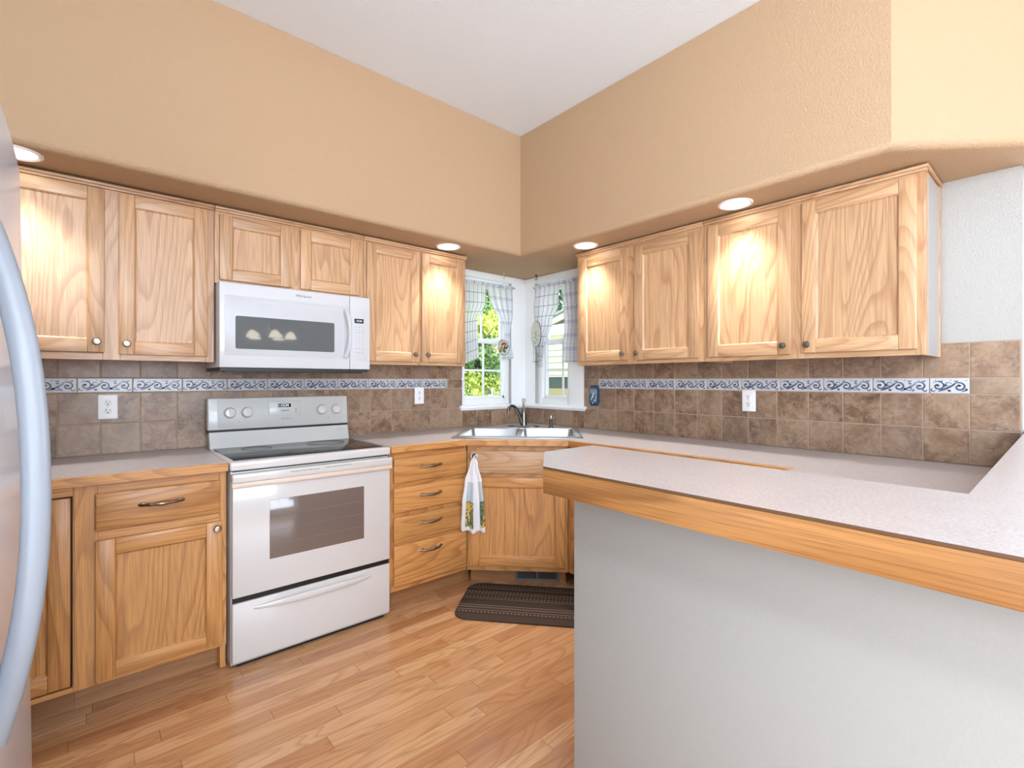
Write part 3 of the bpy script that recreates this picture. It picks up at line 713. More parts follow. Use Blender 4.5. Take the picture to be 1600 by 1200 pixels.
b = MB(); b.lathe([(0, .062), (.008, .062), (.009, .085), (.006, .094), (0, .096)], None, 16); b.build('pump_head', CHROME, f)

# ================================================================== range
RX0, RX1 = -2.345, -1.586
root = thing('range', 'white freestanding electric range with black glass cooktop under the microwave', 'stove', (RX0, 0, 0))
w = RX1-RX0
b = MB(); b.box(.004, w-.004, -.635, -.03, .012, .868, 0, .003); b.build('oven_body', ENAMEL_G, root)
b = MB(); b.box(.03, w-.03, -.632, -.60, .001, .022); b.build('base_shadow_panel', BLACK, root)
b = MB(); b.box(-.001, w+.001, -.655, -.100, .872, .912, 0, .008, 3); b.box(.012, w-.012, -.640, -.06, .866, .873, 1); b.build('cooktop', [ENAMEL, BLACK], root)
b = MB(); b.box(.022, w-.022, -.612, -.135, .9118, .9150, 0, .0012); ct = b.build('glass_surface', CERAMIC, root)
b = MB()
for x, y, r in ((.20, -.49, .115), (.56, -.49, .09), (.20, -.25, .075), (.56, -.25, .10)):
    b = MB()
    for rr in (r,): b.tube([(x+rr*math.cos(a*PI/16), y+rr*math.sin(a*PI/16), .9151) for a in range(33)], .0006, 4, cap=False)
    b.build('burner_ring', plain('dim_burner_print', srgb(64,64,64), .4), ct)
# door
b = MB(); b.box(.006, w-.006, -.662, -.636, .315, .800, 0, .005, 3); dr = b.build('oven_door', ENAMEL, root)
b = MB(); b.box(.156, w-.152, -.6632, -.655, .456, .726, 0, .002); b.build('oven_window', OVENGLASS, dr, label='grey oven glass')
b = MB()
for z in (.520, .585, .650): b.tube([(.17, -.6636, z), (w-.165, -.6636, z)], .0006, 4)
b.build('rack_lines', GREYPR, dr)
b = MB(); b.box(.002, w-.002, -.684, -.640, .822, .861, 0, .006, 3); b.box(.002, w-.002, -.680, -.655, .8225, .8245, 1)
b.build('door_handle', [ENAMEL, BEIGEPL], dr)
b = MB(); b.box(.002, w-.002, -.681, -.652, .800, .8225, 0, .004, 2); b.build('handle_underside', BEIGEPL, dr)
b = MB()
for k in range(12): b.box(.242+k*.0112, .248+k*.0112, -.6846, -.6835, .846, .849)
b.build('vent_slots', BLACK, dr); b = MB()
for k in range(12): b.box(.400+k*.0112, .406+k*.0112, -.6846, -.6835, .848, .851)
b.build('vent_slots', BLACK, dr)
b = MB(); b.box(.01, w-.01, -.650, -.63, .288, .316); b.build('door_gap', BLACK, root)
b = MB(); b.box(.006, w-.006, -.660, -.636, .028, .290, 0, .006, 3)
bw = [(.09+.56*i/20, -.659-.016*math.sin(PI*i/20)**.6, .252-.0*math.sin(PI*i/20)) for i in range(21)]
b.tube(bw, [.004+.013*math.sin(PI*i/20)**.5 for i in range(21)], 12, flat=(.5, 1)); b.build('storage_drawer', ENAMEL, root)
# backguard
b = MB()
prof = [(-.03, .90), (-.115, .90), (-.108, .93), (-.092, .965), (-.088, .995), (-.03, .995)]
bb = bmesh.new()
for xx in (0, w): pass
A = [bb.verts.new((.010, y, z)) for y, z in prof]; B2 = [bb.verts.new((w-.006, y, z)) for y, z in prof]
for i in range(len(prof)): bb.faces.new((A[i], A[(i+1) % len(prof)], B2[(i+1) % len(prof)], B2[i]))
bb.faces.new(A[::-1]); bb.faces.new(B2); bmesh.ops.recalc_face_normals(bb, faces=bb.faces); b._merge(bb, 0, None, False)
bgd = b.build('backguard_lower', ENAMEL_G, root)
b = MB(); b.box(.006, w-.004, -.082, -.03, .99, 1.012); b.build('backguard_vent_gap', BLACK, root)
BG = Tr(0, -.088, 1.006) @ Rx(math.radians(-5))
b = MB(); b.box(.004, w-.002, 0, .055, 0, .171, 0, .007, 3, M=BG); cp = b.build('control_panel', ENAMEL_G, root)
b = MB(); b.box(.05, w-.04, -.0010, .002, .012, .155, 0, .003, M=BG); b.build('panel_inset', plain('control_panel_face', srgb(196,196,192), .35), cp)
b = MB(); b.box(.303, .474, -.0035, .001, .064, .145, 0, .006, 3, M=BG); b.build('clock_panel', ENAMEL_G, cp)
b = MB(); b.box(.350, .420, -.0045, -.003, .112, .132, 0, .001, M=BG); b.build('clock_display', DISPLAY, cp)
text('clock_digits', '12:34', .0185, DIGIT, cp, BG @ Tr(.387, -.0048, .122) @ FRONT)
text('range_brand_mark', 'Whirlpool', .014, GREYPR, cp, BG @ Tr(.392, -.0012, .046) @ FRONT, shear=.3)
b = MB()
for k in range(4): b.box(.366+k*.011, .375+k*.011, -.0040, -.003, .088, .096, M=BG)
for x, z in ((.447, .098), (.447, .083)): b.box(x-.004, x+.004, -.004, -.003, z-.004, z+.004, M=BG)
for x, z in ((.31, .128), (.328, .128), (.31, .110), (.328, .110), (.435, .128), (.452, .128), (.452, .122)): b.box(x, x+.006, -.004, -.003, z, z+.0016, M=BG)
b.build('button_marks', GREYPR, cp)
for (x, z) in ((.150, .041), (.636, .041)):
    b = MB(); b.lathe([(0, 0), (.0022, 0), (.0022, .001), (0, .001)], BG @ Tr(x, -.0010, z) @ Rx(PI/2), 10); b.build('indicator_dot', BLACK, cp)
for kx in (.107, .191, .594, .682):
    b = MB(); M = BG @ Tr(kx, -.001, .090) @ Rx(PI/2)
    b.lathe([(0, 0), (.031, 0), (.029, .006), (.0265, .010), (.0255, .020), (.022, .0235), (0, .0245)], M, 28)
    b.box(-.0022, .0022, .004, .0225, .0235, .0252, 1, M=M)
    k = b.build('control_knob', [ENAMEL, LGREY], cp)
    t = MB()
    for a in range(0, 12):
        if a == 9: continue
        r = .041; an = a*PI/6+.26; t.box(-.0014, .0014, -.0008, .0008, 0, .0006, M=M @ Tr(r*math.cos(an), r*math.sin(an), 0))
    t.build('dial_marks', GREYPR, k)
b = MB(); b.tube([(w-.085, -.0935, .9680), (w-.06, -.0930, .973), (w-.03, -.0925, .967)], [.0006, .0022, .0006], 6, flat=(1, .6)); b.build('badge', GREYPR, root)

# ================================================================== over-the-range microwave
root = thing('microwave', 'white over-the-range microwave mounted below the short cabinet', 'microwave', (-2.343, 0, 0))
w = .757
b = MB(); b.box(0, w, -.385, -.013, 1.335, 1.7455, 0, .003); b.build('microwave_body', MWHITE, root)
b = MB(); b.box(.006, w-.004, -.378, -.03, 1.318, 1.336, 0); b.box(.03, w-.03, -.36, -.3, 1.312, 1.319, 0); b.build('vent_grille', DARKPL, root)
YF = -.400
b = MB(); b.box(.0, .638, YF, -.384, 1.334, 1.745, 0, .004, 3); md = b.build('microwave_door', MWHITE, root)
b = MB(); b.box(.022, .632, YF-.001, YF+.004, 1.392, 1.684, 0, .004); b.build('door_inset', MINSET, md)
b = MB()
bb = bmesh.new(); o_ = [(.04, 1.41), (.60, 1.41), (.60, 1.665), (.04, 1.665)]; i_ = [(.066, 1.424), (.552, 1.424), (.552, 1.588), (.066, 1.588)]
OV = [bb.verts.new((x, YF-.0012, z)) for x, z in o_]; IV = [bb.verts.new((x, YF+.0015, z)) for x, z in i_]
for i in range(4): bb.faces.new((OV[i], OV[(i+1) % 4], IV[(i+1) % 4], IV[i]))
b._merge(bb, 0, None, False); b.build('window_surround', MWHITE, md)
b = MB(); b.box(.068, .550, YF-.0022, YF+.002, 1.426, 1.586, 0, .008, 3, edges=lambda e: abs((e.verts[0].co-e.verts[1].co).normalized().y) > .9)
b.build('microwave_window', MWGLASS, md, label='smoky grey window')
b = MB(); pts = []
for i in range(17):
    u = i/16*2-1; pts.append((.612+.012*(1-u*u)+0, YF-.004-.030*(1-u**4), 1.534+u*.128))
b.tube(pts, [.012+.006*abs(i/8-1) for i in range(17)], 12, flat=(1.15, .7), up=(1, 0, 0)); b.build('microwave_handle', MWHITE, md)
text('microwave_brand_mark', 'Whirlpool', .019, plain('brand_print', srgb(96,98,102), .5), md, Tr(.387, YF-.0004, 1.715) @ FRONT)
b = MB(); b.box(.640, w, YF, -.384, 1.334, 1.745, 0, .004, 3); pn = b.build('control_panel', MWHITE, root)
b = MB(); b.box(.646, .741, YF-.0008, YF+.004, 1.382, 1.680, 0, .003); b.build('panel_face', plain('keypad_face', srgb(208,209,213), .35), pn)
b = MB(); b.box(.664, .718, YF-.0016, YF, 1.596, 1.621, 0, .001); b.build('clock_display', DISPLAY, pn)
text('clock_digits', '12:34', .0155, DIGIT, pn, Tr(.692, YF-.0018, 1.608) @ FRONT)
b = MB()
zz = [1.573, 1.557, 1.542, 1.522, 1.508, 1.494, 1.480, 1.452, 1.430]
for r, z in enumerate(zz):
    for x in (.672, .693, .714):
        b.box(x-.004 if r < 3 or r > 6 else x-.0018, x+.004 if r < 3 or r > 6 else x+.0018, YF-.0012, YF-.0006, z-.0014, z+.0014)
b.build('keypad_marks', GREYPR, pn)

# ================================================================== refrigerator (tilted very slightly back)
root = thing('refrigerator', 'glossy white refrigerator with a bowed handle at the left edge', 'refrigerator', (-2.905, -1.44, 0))
root.rotation_euler = (0, math.radians(-.84), 0)
b = MB(); b.box(-.72, -.07, -.66, -.006, .02, 1.742, 0, .006); b.build('fridge_body', FRIDGE, root)
b = MB(); n = 16; poly = [(-.062, -.655)]
for i in range(n+1):
    u = i/n; poly.append((.012*math.sin(PI*(.06+.88*u))**.6-.004, -.655+.651*u))
poly.append((-.062, -.004))
b.prism(poly, .06, 1.752, 0, bev=.004, which=lambda e: abs(e.verts[0].co.z-e.verts[1].co.z) < .01); fd = b.build('fridge_door', FRIDGE, root, sharp=50)
b = MB(); pts = []; rad = []
for i in range(41):
    u = i/40*2-1; pts.append((-.002+.054*(1-abs(u)**2.3), -.560, 1.125+u*.40)); rad.append(.0175)
b.tube(pts, rad, 16, flat=(1.0, .7), up=(0, 1, 0)); b.build('fridge_handle', FHANDLE, fd)
b = MB(); b.box(-.10, -.012, -.07, -.008, 1.754, 1.772, 0, .004); b.build('hinge_cover', FRIDGE, root)
b = MB(); b.box(-.68, -.10, -.64, -.03, .001, .03); b.build('fridge_base', DARKPL, root)

# ================================================================== recessed lights
LT = [(-3.020, -.455, 'recessed light in the bulkhead at the far left, above the cabinet beside the refrigerator'),
      (-1.072, -.435, 'small round recessed light left of the corner, above the cabinet by the window'),
      (-.425, -1.030, 'small round recessed light just right of the corner, above the right-hand cabinets'),
      (-.436, -1.985, 'recessed light in the bulkhead above the knobbed doors at the right')]
for x, y, lab in LT:
    r = thing('recessed_light', lab, 'ceiling light', (x, y, 2.130), 0, 'recessed lights in the bulkhead')
    b = MB(); b.lathe([(.062, .0), (.062, -.002), (.070, -.006), (.078, -.004), (.080, .0)], None, 36); b.build('trim_ring', TRIM, r)
    b = MB(); b.lathe([(0, -.0015), (.0625, -.0015)], None, 36); b.build('lamp_lens', LAMPG, r)
    l = light('downlight_beam', 'SPOT', (0, 0, -.02), 29, (.98, .97, .96), (0, 0, 0), size=.05, spot=math.radians(96), blend=1.0)
    l.parent = r

# ================================================================== outlets and switch plates
def outlet(label, M):
    r = thing('wall_outlet', label, 'outlet'); r.matrix_world = M
    b = MB(); b.box(-.037, .037, -.0165, -.0105, -.059, .059, 0, .003, 3); b.build('cover_plate', TRIM, r)
    for s in (-1, 1):
        b = MB(); b.lathe([(0, 0), (.0165, 0), (.0165, .0018), (.0155, .0024), (0, .0026)], Tr(0, -.0163, s*.020) @ Rx(PI/2), 24)
        k = b.build('receptacle', VINYL, r)
        b = MB(); z = s*.020
        b.box(-.0075, -.0050, -.0194, -.0186, z+.000, z+.009); b.box(.0050, .0070, -.0194, -.0186, z+.001, z+.008)
        b.lathe([(0, 0), (.0028, 0), (.0028, .0006), (0, .0006)], Tr(0, -.0188, z-.007) @ Rx(PI/2), 10); b.build('slots', BLACK, k)
    b = MB(); b.lathe([(0, 0), (.0028, 0), (.002, .0008), (0, .001)], Tr(0, -.0163, 0) @ Rx(PI/2), 12); b.build('screw', LGREY, r)
outlet('white duplex outlet on the backsplash left of the range', Tr(-2.742, 0, 1.144))
outlet('white duplex outlet on the backsplash between the range and the corner window', Tr(-1.038, 0, 1.163))
outlet('white duplex outlet on the right-hand backsplash behind the raised bar', Tr(0, -1.870, 1.157) @ Rz(-PI/2))
r = thing('switch_plate', 'dark blue decorative switch plate right of the corner window', 'switch plate'); r.matrix_world = Tr(0, -.762, 1.160) @ Rz(-PI/2)
NAVY = plain('navy_glaze', srgb(52,72,104), .25); TEAL = plain('teal_glaze', srgb(74,112,136), .25); GREYB = plain('grey_blue_glaze', srgb(132,144,170), .3)
b = MB(); pl = []
for i in range(48):
    a = 2*PI*i/48; k = (abs(math.cos(a))**4+abs(math.sin(a))**4)**(-.25); wv = 1+.035*math.cos(a*12)
    pl.append((.047*k*math.cos(a)*wv, .075*k*math.sin(a)*wv))
b.prism(pl, 0, .008, 0, M=Tr(0, -.0103, 0) @ Rx(PI/2), bev=.002, which=lambda e: min(e.verts[0].co.z, e.verts[1].co.z) > .004); b.build('plate', NAVY, r)
b = MB(); b.box(-.034, .030, -.0205, -.018, -.055, .058, 0, .001); b.box(-.034, .030, -.0210, -.018, .015, .045, 1, .001); b.build('painted_scene', [TEAL, GREYB], r)
b = MB(); b.tube([(-.030, -.0215, -.038), (-.010, -.0215, -.010), (.000, -.0215, .022)], [.001, .004, .0045], 8, flat=(1, .3), up=(0, 1, 0))
b.tube([(-.002, -.0215, -.030), (.014, -.0215, -.040), (.020, -.0215, -.020), (.024, -.0215, .020)], [.001, .0035, .003, .001], 8, flat=(1, .3), up=(0, 1, 0))
b.tube([(-.010, -.0215, -.058), (-.006, -.0215, -.046)], .003, 8, flat=(1, .3), up=(0, 1, 0)); b.build('white_strokes', TRIM, r)

# ================================================================== curtains
def cloth(name, kind):
    t = NT(name); uv = t.n('ShaderNodeTexCoord').outputs['UV']; s = t.n('ShaderNodeSeparateXYZ', i_0=uv); u, v = s.outputs[0], s.outputs[1]
    if kind == 'pane':
        lu = t.math('PINGPONG', t.math('MULTIPLY', u, 5.0), .5); lv = t.math('PINGPONG', t.math('MULTIPLY', v, 8.0), .5)
        ln = t.math('MAXIMUM', t.math('LESS_THAN', lu, .035), t.math('LESS_THAN', lv, .030))
        col = t.mix(t.math('MULTIPLY', ln, .8), srgb(236,236,240), srgb(78,84,100))
    else:
        def band(c, n, w): return t.math('LESS_THAN', t.math('PINGPONG', t.math('MULTIPLY', c, n), .5), w)
        a = t.math('ADD', t.math('MULTIPLY', band(u, 4.0, .17), .40), t.math('MULTIPLY', band(v, 6.0, .14), .26))
        a = t.math('ADD', a, t.math('MULTIPLY', t.math('ADD', band(t.math('ADD', u, .02), 12.0, .06), band(t.math('ADD', v, .01), 18.0, .05)), .16))
        col = t.mix(t.math('MINIMUM', a, 1.0), srgb(240,240,244), srgb(138,146,178))
    d = t.n('ShaderNodeBsdfDiffuse', i_Color=col); tl = t.n('ShaderNodeBsdfTranslucent', i_Color=col); tp = t.n('ShaderNodeBsdfTransparent')
    m1 = t.n('ShaderNodeMixShader', i_0=.38, i_1=d.outputs[0], i_2=tl.outputs[0])
    m2 = t.n('ShaderNodeMixShader', i_0=.10, i_1=m1.outputs[0], i_2=tp.outputs[0])
    t.t.links.new(m2.outputs[0], t.out.inputs[0]); return t.m
CP, CK = cloth('windowpane_check_sheer', 'pane'), cloth('blue_plaid_sheer', 'plaid')
def interp(tab, v):
    for (a, b_), (c, d) in zip(tab, tab[1:]):
        if v <= c: 
            k = (v-a)/(c-a) if c > a else 0; k = k*k*(3-2*k); return b_+(d-b_)*k
    return tab[-1][1]
def curtain(label, M, left, right, ztop, zl, zr, mat, folds=7, amp=.010, y0=-.030, ph=0, hem=0):
    """left/right: tables (v, x); zl/zr bottoms at each side"""
    def fn(u, v):
        xl, xr = interp(left, v), interp(right, v); wd = abs(xr-xl)
        zb_ = zl+(zr-zl)*u
        z = ztop+(zb_-ztop)*v
        x = xl+(xr-xl)*u
        a = amp*(.5+.5*v)*min(1, wd/.10)
        return (x, y0-a*math.sin(u*folds*2*PI+ph+v*1.2)-.004*math.sin(v*9), z)
    r = thing('curtain', label, 'curtain'); r.matrix_world = M
    b = MB(); b.grid(fn, 72, 50); b.build('curtain_fabric', mat, r, sharp=180)
    b = MB()   # gathered heading on the rod
    b.grid(lambda u, v: (left[0][1]+(right[0][1]-left[0][1])*u, y0-.010-.007*math.sin(u*folds*3*PI)-.008*math.sin(v*PI), ztop+.014-.030*v), 80, 6)
    b.build('curtain_heading', mat, r, sharp=180)
    return r
curtain('sheer curtain with dark windowpane lines at the left side of the left window', Matrix(), [(0, -.655), (1, -.655)], [(0, -.452), (.25, -.46), (.5, -.53), (.8, -.535), (1, -.525)],
        2.030, 1.395, 1.445, CP, 5)
curtain('blue plaid curtain at the corner side of the left window, drawn in at its middle', Matrix(), [(0, -.450), (.12, -.435), (.66, -.262), (.74, -.270), (1, -.290)], [(0, -.180), (.4, -.176), (.66, -.205), (.76, -.205), (1, -.172)],
        2.030, 1.45, 1.45, CK, 4, ph=1)
curtain('sheer curtain with dark windowpane lines at the corner side of the right window', MR, [(0, .165), (.3, .145), (.6, .150), (1, .195)], [(0, .438), (.25, .425), (.45, .35), (.7, .262), (1, .235)],
        2.035, 1.40, 1.38, CP, 5, ph=2)
curtain('blue plaid curtain at the outer side of the right window, beside the cabinet', MR, [(0, .440), (.3, .472), (.6, .478), (1, .470)], [(0, .645), (1, .620)],
        2.035, 1.415, 1.405, CK, 4)
for M, x0, x1, lab in ((Matrix(), -.655, -.165, 'thin white curtain rod across the left window'), (MR, .150, .655, 'thin white curtain rod across the right window')):
    r = thing('curtain_rod', lab, 'curtain rod'); r.matrix_world = M
    b = MB(); b.tube([(x0, -.034, 2.030), (x1, -.034, 2.035)], .0035, 10); b.build('rod', LGREY, r)
    e = x1 if x1 < 0 else x0
    b = MB(); b.lathe([(0, 0), (.006, .001), (.007, .006), (0, .011)], Tr(e, -.034, 2.033) @ Ry(PI/2 if x1 < 0 else -PI/2), 12); b.build('rod_finial', GUN, r)
    b = MB(); 
    for xe in (x0+.004, x1-.004): b.box(xe-.003, xe+.003, -.036, -.0105, 2.028, 2.036)
    b.build('rod_bracket', TRIM, r)

# ornaments hanging in front of the windows
def hook(parent, col, z=2.13):
    b = MB(); b.lathe([(0, z), (.011, z), (.010, z-.004), (0, z-.006)], None, 14)
    b.tube([(0, 0, z-.004), (0, 0, z-.020)], .003, 8); pts = [(.010*math.sin(a), 0, z-.030+.010*math.cos(a)) for a in [k*PI/8 for k in range(0, 13)]]
    b.tube(pts, .0026, 8, up=(0, 1, 0)); return b.build('hook', col, parent)
STG = plain('pale_stained_glass', srgb(206,208,192), .3); CREAM = plain('ivory_plastic', srgb(232,214,190), .5)
r = thing('hanging_ornament', 'round glass ornament with a butterfly hanging in the left window', 'ornament', (-.295, -.064, 0))
hook(r, CREAM)
b = MB(); b.tube([(0, 0, 2.09), (0, 0, 1.595)], .0007, 5); b.build('cord', LGREY, r)
b = MB(); b.lathe([(.001, -.003), (.055, -.003), (.058, 0), (.055, .003), (.001, .003)], Tr(0, 0, 1.535) @ Rx(PI/2) @ Rz(0), 28); b.build('glass_disc', STG, r)
b = MB(); b.tube([(.058*math.cos(a*PI/16), 0, 1.535+.058*math.sin(a*PI/16)) for a in range(33)], .0028, 6, up=(0, 1, 0)); b.build('lead_rim', GUN, r)
OC = plain('ochre_glass', srgb(164,142,46), .3); RED = plain('rust_glass', srgb(150,74,56), .3)
for (px, pz, rx, rz_, rot, m) in ((-.030, -.012, .016, .028, .5, OC), (-.012, .030, .022, .011, -.6, RED), (.014, .032, .016, .008, .4, RED), (.024, -.002, .016, .010, -.3, GUN), (.008, -.030, .010, .012, 0, GUN), (-.040, -.036, .008, .010, 0, GUN), (.036, .014, .010, .006, .7, GUN)):
    b = MB(); b.lathe([(0, .0075), (.7, .006), (1, .003), (1, 0), (0, 0)], Tr(px, -.001, 1.535+pz) @ Ry(rot) @ Rx(PI/2) @ Matrix.Diagonal((rx, rz_, 1, 1)), 16); b.build('wing_piece', m, r)
b = MB(); b.tube([(-.012, -.007, 1.50), (0, -.008, 1.53), (.01, -.007, 1.56)], [.003, .005, .003], 8); b.build('butterfly_body', BLACK, r)
r = thing('hanging_ornament', 'oval faceted glass suncatcher with dangling rods hanging in the right window', 'ornament'); r.matrix_world = Tr(-.064, -.200, 0) @ Rz(-PI/2)
hook(r, BLACK)
b = MB(); b.tube([(0, 0, 2.09), (0, 0, 1.80)], .0007, 5); b.tube([(0, 0, 1.80), (-.022, 0, 1.745)], .0012, 6); b.tube([(0, 0, 1.80), (.022, 0, 1.745)], .0012, 6); b.build('cord', LGREY, r)
ov = [(.056*math.cos(a)*(1), .105*math.sin(a)) for a in [PI*(k+.5)/5 for k in range(10)]]
b = MB(); b.prism(ov, -.003, .003, 0, M=Tr(0, 0, 1.648) @ Rx(PI/2)); b.build('glass_oval', STG, r)
b = MB(); b.tube([(x*1.02, 0, 1.648+z*1.02) for x, z in ov+ov[:1]], .0032, 6, up=(0, 1, 0)); b.build('lead_rim', GUN, r)
b = MB(); random.seed(3)
for k in range(16): 
    a, q = random.uniform(0, 6.3), random.uniform(.1, .85); b.lathe([(0, .0042), (.005, .0035), (.006, .003), (0, .003)], Tr(q*.045*math.cos(a), 0, 1.63+q*.075*math.sin(a)) @ Rx(PI/2), 8, k % 2)
b.build('pressed_flowers', [RED, plain('sage_glass', srgb(142,156,112), .4)], r)
b = MB()
for x in (-.030, .032): b.tube([(x, 0, 1.555), (x, 0, 1.432)], .0012, 6)
b.tube([(-.036, 0, 1.49), (.040, 0, 1.49)], .0009, 6); b.tube([(-.046, 0, 1.428), (0, 0, 1.424), (.048, 0, 1.430)], [.003, .006, .003], 8, flat=(1, .6)); b.build('dangling_rods', GUN, r)

# ================================================================== towel on the sink-cabinet knob
def towel_mat():
    t = NT('printed_kitchen_towel'); uv = t.n('ShaderNodeTexCoord').outputs['UV']; s = t.n('ShaderNodeSeparateXYZ', i_0=uv); u, v = s.outputs[0], s.outputs[1]
    sc = t.vm('MULTIPLY', uv, (5.0, 9.0, 1))
    vo = t.n('ShaderNodeTexVoronoi', i_Vector=sc, i_Scale=1.4)
    fl = t.ramp(vo.outputs['Distance'], [(0, srgb(104,64,34)), (.17, srgb(128,76,36)), (.24, srgb(226,184,74)), (.42, srgb(222,196,120)), (.55, srgb(70,84,66)), (.75, srgb(120,140,110))])
    chk = t.math('MAXIMUM', t.math('LESS_THAN', t.math('FRACT', t.math('MULTIPLY', u, 34.0)), .45), t.math('LESS_THAN', t.math('FRACT', t.math('MULTIPLY', v, 60.0)), .45))
    ging = t.mix(t.math('MULTIPLY', chk, .7), srgb(232,236,236), srgb(140,166,184))
    inu = t.math('MULTIPLY', t.math('GREATER_THAN', u, .16), t.math('LESS_THAN', u, .52))
    inu2 = t.math('GREATER_THAN', u, .80); inU = t.math('MAXIMUM', inu, inu2)
    low = t.math('MULTIPLY', t.math('GREATER_THAN', v, .58), t.math('LESS_THAN', v, .93)); up = t.math('MULTIPLY', t.math('GREATER_THAN', v, .33), t.math('LESS_THAN', v, .58))
    col = t.mix(t.math('MULTIPLY', inU, up), srgb(238,238,240), ging); col = t.mix(t.math('MULTIPLY', inU, low), col, fl)
    return t.P(Base_Color=col, Roughness=.9)
r = thing('kitchen_towel', 'white sunflower-print towel hanging from the sink cabinet knob', 'towel', P0, -PI/4)
def tw(u, v):
    wd = interp([(0, .014), (.10, .048), (.34, .104), (.6, .132), (1, .148)], v)
    cx = -.258+interp([(0, 0), (.3, -.004), (1, -.006)], v)
    z = .812-.458*v+(.018*math.sin(u*PI+.3)*v*-1) + (.022*(1-u)*(v-.85)*6 if v > .85 else 0) - .012*v*math.sin(u*4.6*PI+.6)*.4
    return (cx+(u-.5)*wd, -.036-.013*min(1, v*1.6)*math.sin(u*4.6*PI+.6)-.012*math.sin(v*PI)-.006, z)
b = MB(); b.grid(tw, 60, 60); tf = b.build('towel_cloth', towel_mat(), r, sharp=180)
sm = tf.modifiers.new('thickness', 'SOLIDIFY'); sm.thickness = .003; sm.offset = 0
b = MB()
for s_ in (-1, 1): b.tube([(-.258+s_*.0, -.047, .815), (-.258+s_*.012, -.048, .77), (-.258+s_*.020, -.050, .70)], [.006, .008, .010], 8, flat=(1, .5))
b.tube([(-.258+.019*math.cos(a*PI/8), -.041, .812+.012*math.sin(a*PI/8)) for a in range(17)], .003, 8, up=(0, 1, 0)); b.build('crocheted_top', plain('white_crochet', srgb(238,238,240), .95), r)

# ================================================================== rug
def rug_mat():
    t = NT('striped_brown_rug_weave'); c = t.obj(); s = t.n('ShaderNodeSeparateXYZ', i_0=c); x, y = s.outputs[0], s.outputs[1]
    vv = t.math('DIVIDE', t.math('ADD', y, .23), .46)
    def st(p, w): return t.math('LESS_THAN', t.math('ABSOLUTE', t.math('SUBTRACT', vv, p)), w)
    lines = 0.0
    for p in (.235, .30, .355, .535, .700, .845): lines = t.math('ADD', st(p, .008), lines)
    dash = t.math('GREATER_THAN', t.math('FRACT', t.math('MULTIPLY', x, 48.0)), .5)
    dl = 0.0
    for p in (.185, .585, .735, .905, .655): dl = t.math('ADD', st(p, .013), dl)
    dl = t.math('MULTIPLY', dl, dash)
    nz = t.noise(c, 600, 2, .7); base = t.mix(nz, srgb(50,40,36), srgb(96,80,70))
    rib = t.math('LESS_THAN', t.math('FRACT', t.math('MULTIPLY', vv, 24.0)), .4)
    inn = t.math('MULTIPLY', t.math('GREATER_THAN', vv, .13), t.math('LESS_THAN', vv, .95))
    base = t.mix(t.math('MULTIPLY', t.math('MULTIPLY', rib, inn), .55), base, srgb(34,28,27))
    col = t.mix(t.math('MULTIPLY', t.math('MINIMUM', lines, 1.0), .7), base, srgb(146,122,106))
    col = t.mix(t.math('MULTIPLY', t.math('MINIMUM', dl, 1.0), .65), col, srgb(150,134,114))
    t.bump(t.math('ADD', nz, t.math('MULTIPLY', rib, -1.0)), .6, .002)
    return t.P(Base_Color=col, Roughness=.95, Specular_IOR_Level=.1)
a_ = math.radians(-49.5); ca, sa = math.cos(a_), math.sin(a_)
c0 = Vector((-1.005, -.592, 0)); cen = c0 + Vector((ca, sa, 0))*.38 - Vector((-sa, ca, 0))*.23
b = MB(); pl = []; rr = .085
for cx_, cy_, a0 in ((.38-rr, .23-rr, 0), (-.38+rr, .23-rr, 90), (-.38+rr, -.23+rr, 180), (.38-rr, -.23+rr, 270)):
    for k in range(9): an = math.radians(a0+k*90/8); pl.append((cx_+rr*math.cos(an), cy_+rr*math.sin(an)))
b.prism(pl, 0, .009, 0, bev=.003, which=lambda e: min(e.verts[0].co.z, e.verts[1].co.z) > .005)
o = b.build('rug', rug_mat(), None, label='dark brown striped rug with rounded corners on the floor below the sink', category='rug')
o.location = (cen.x, cen.y, .0008); o.rotation_euler = (0, 0, a_)

# ================================================================== great room behind: chandelier that lights the room and mirrors in the microwave
r = thing('chandelier', 'nickel chandelier with glowing shades, mirrored in the microwave door', 'chandelier', (-.80, -5.5, .06), .35)
b = MB(); b.tube([(0, 0, 2.954), (0, 0, 1.95)], .008, 10); b.lathe([(0, 2.954), (.06, 2.954), (.055, 2.93), (0, 2.92)], None, 20); b.lathe([(0, 2.10), (.02, 2.08), (.035, 2.02), (.02, 1.96), (.03, 1.92), (0, 1.88)], None, 18); b.build('stem', CHROME, r)
for k in range(5):
    a = 2*PI*k/5; ux, uy = math.cos(a), math.sin(a)
    b = MB(); b.tube([(ux*q, uy*q, 1.94-.10*math.sin(q/.27*PI)+.0) for q in [.27*i/10 for i in range(11)]], .006, 8); arm = b.build('arm', CHROME, r)
    b = MB(); b.lathe([(.018, 1.935), (.045, 1.915), (.066, 1.88), (.078, 1.84), (.080, 1.83), (.076, 1.84), (.062, 1.88), (0, 1.90)], Tr(ux*.27, uy*.27, 0), 24); b.build('shade', GLOBE, arm)

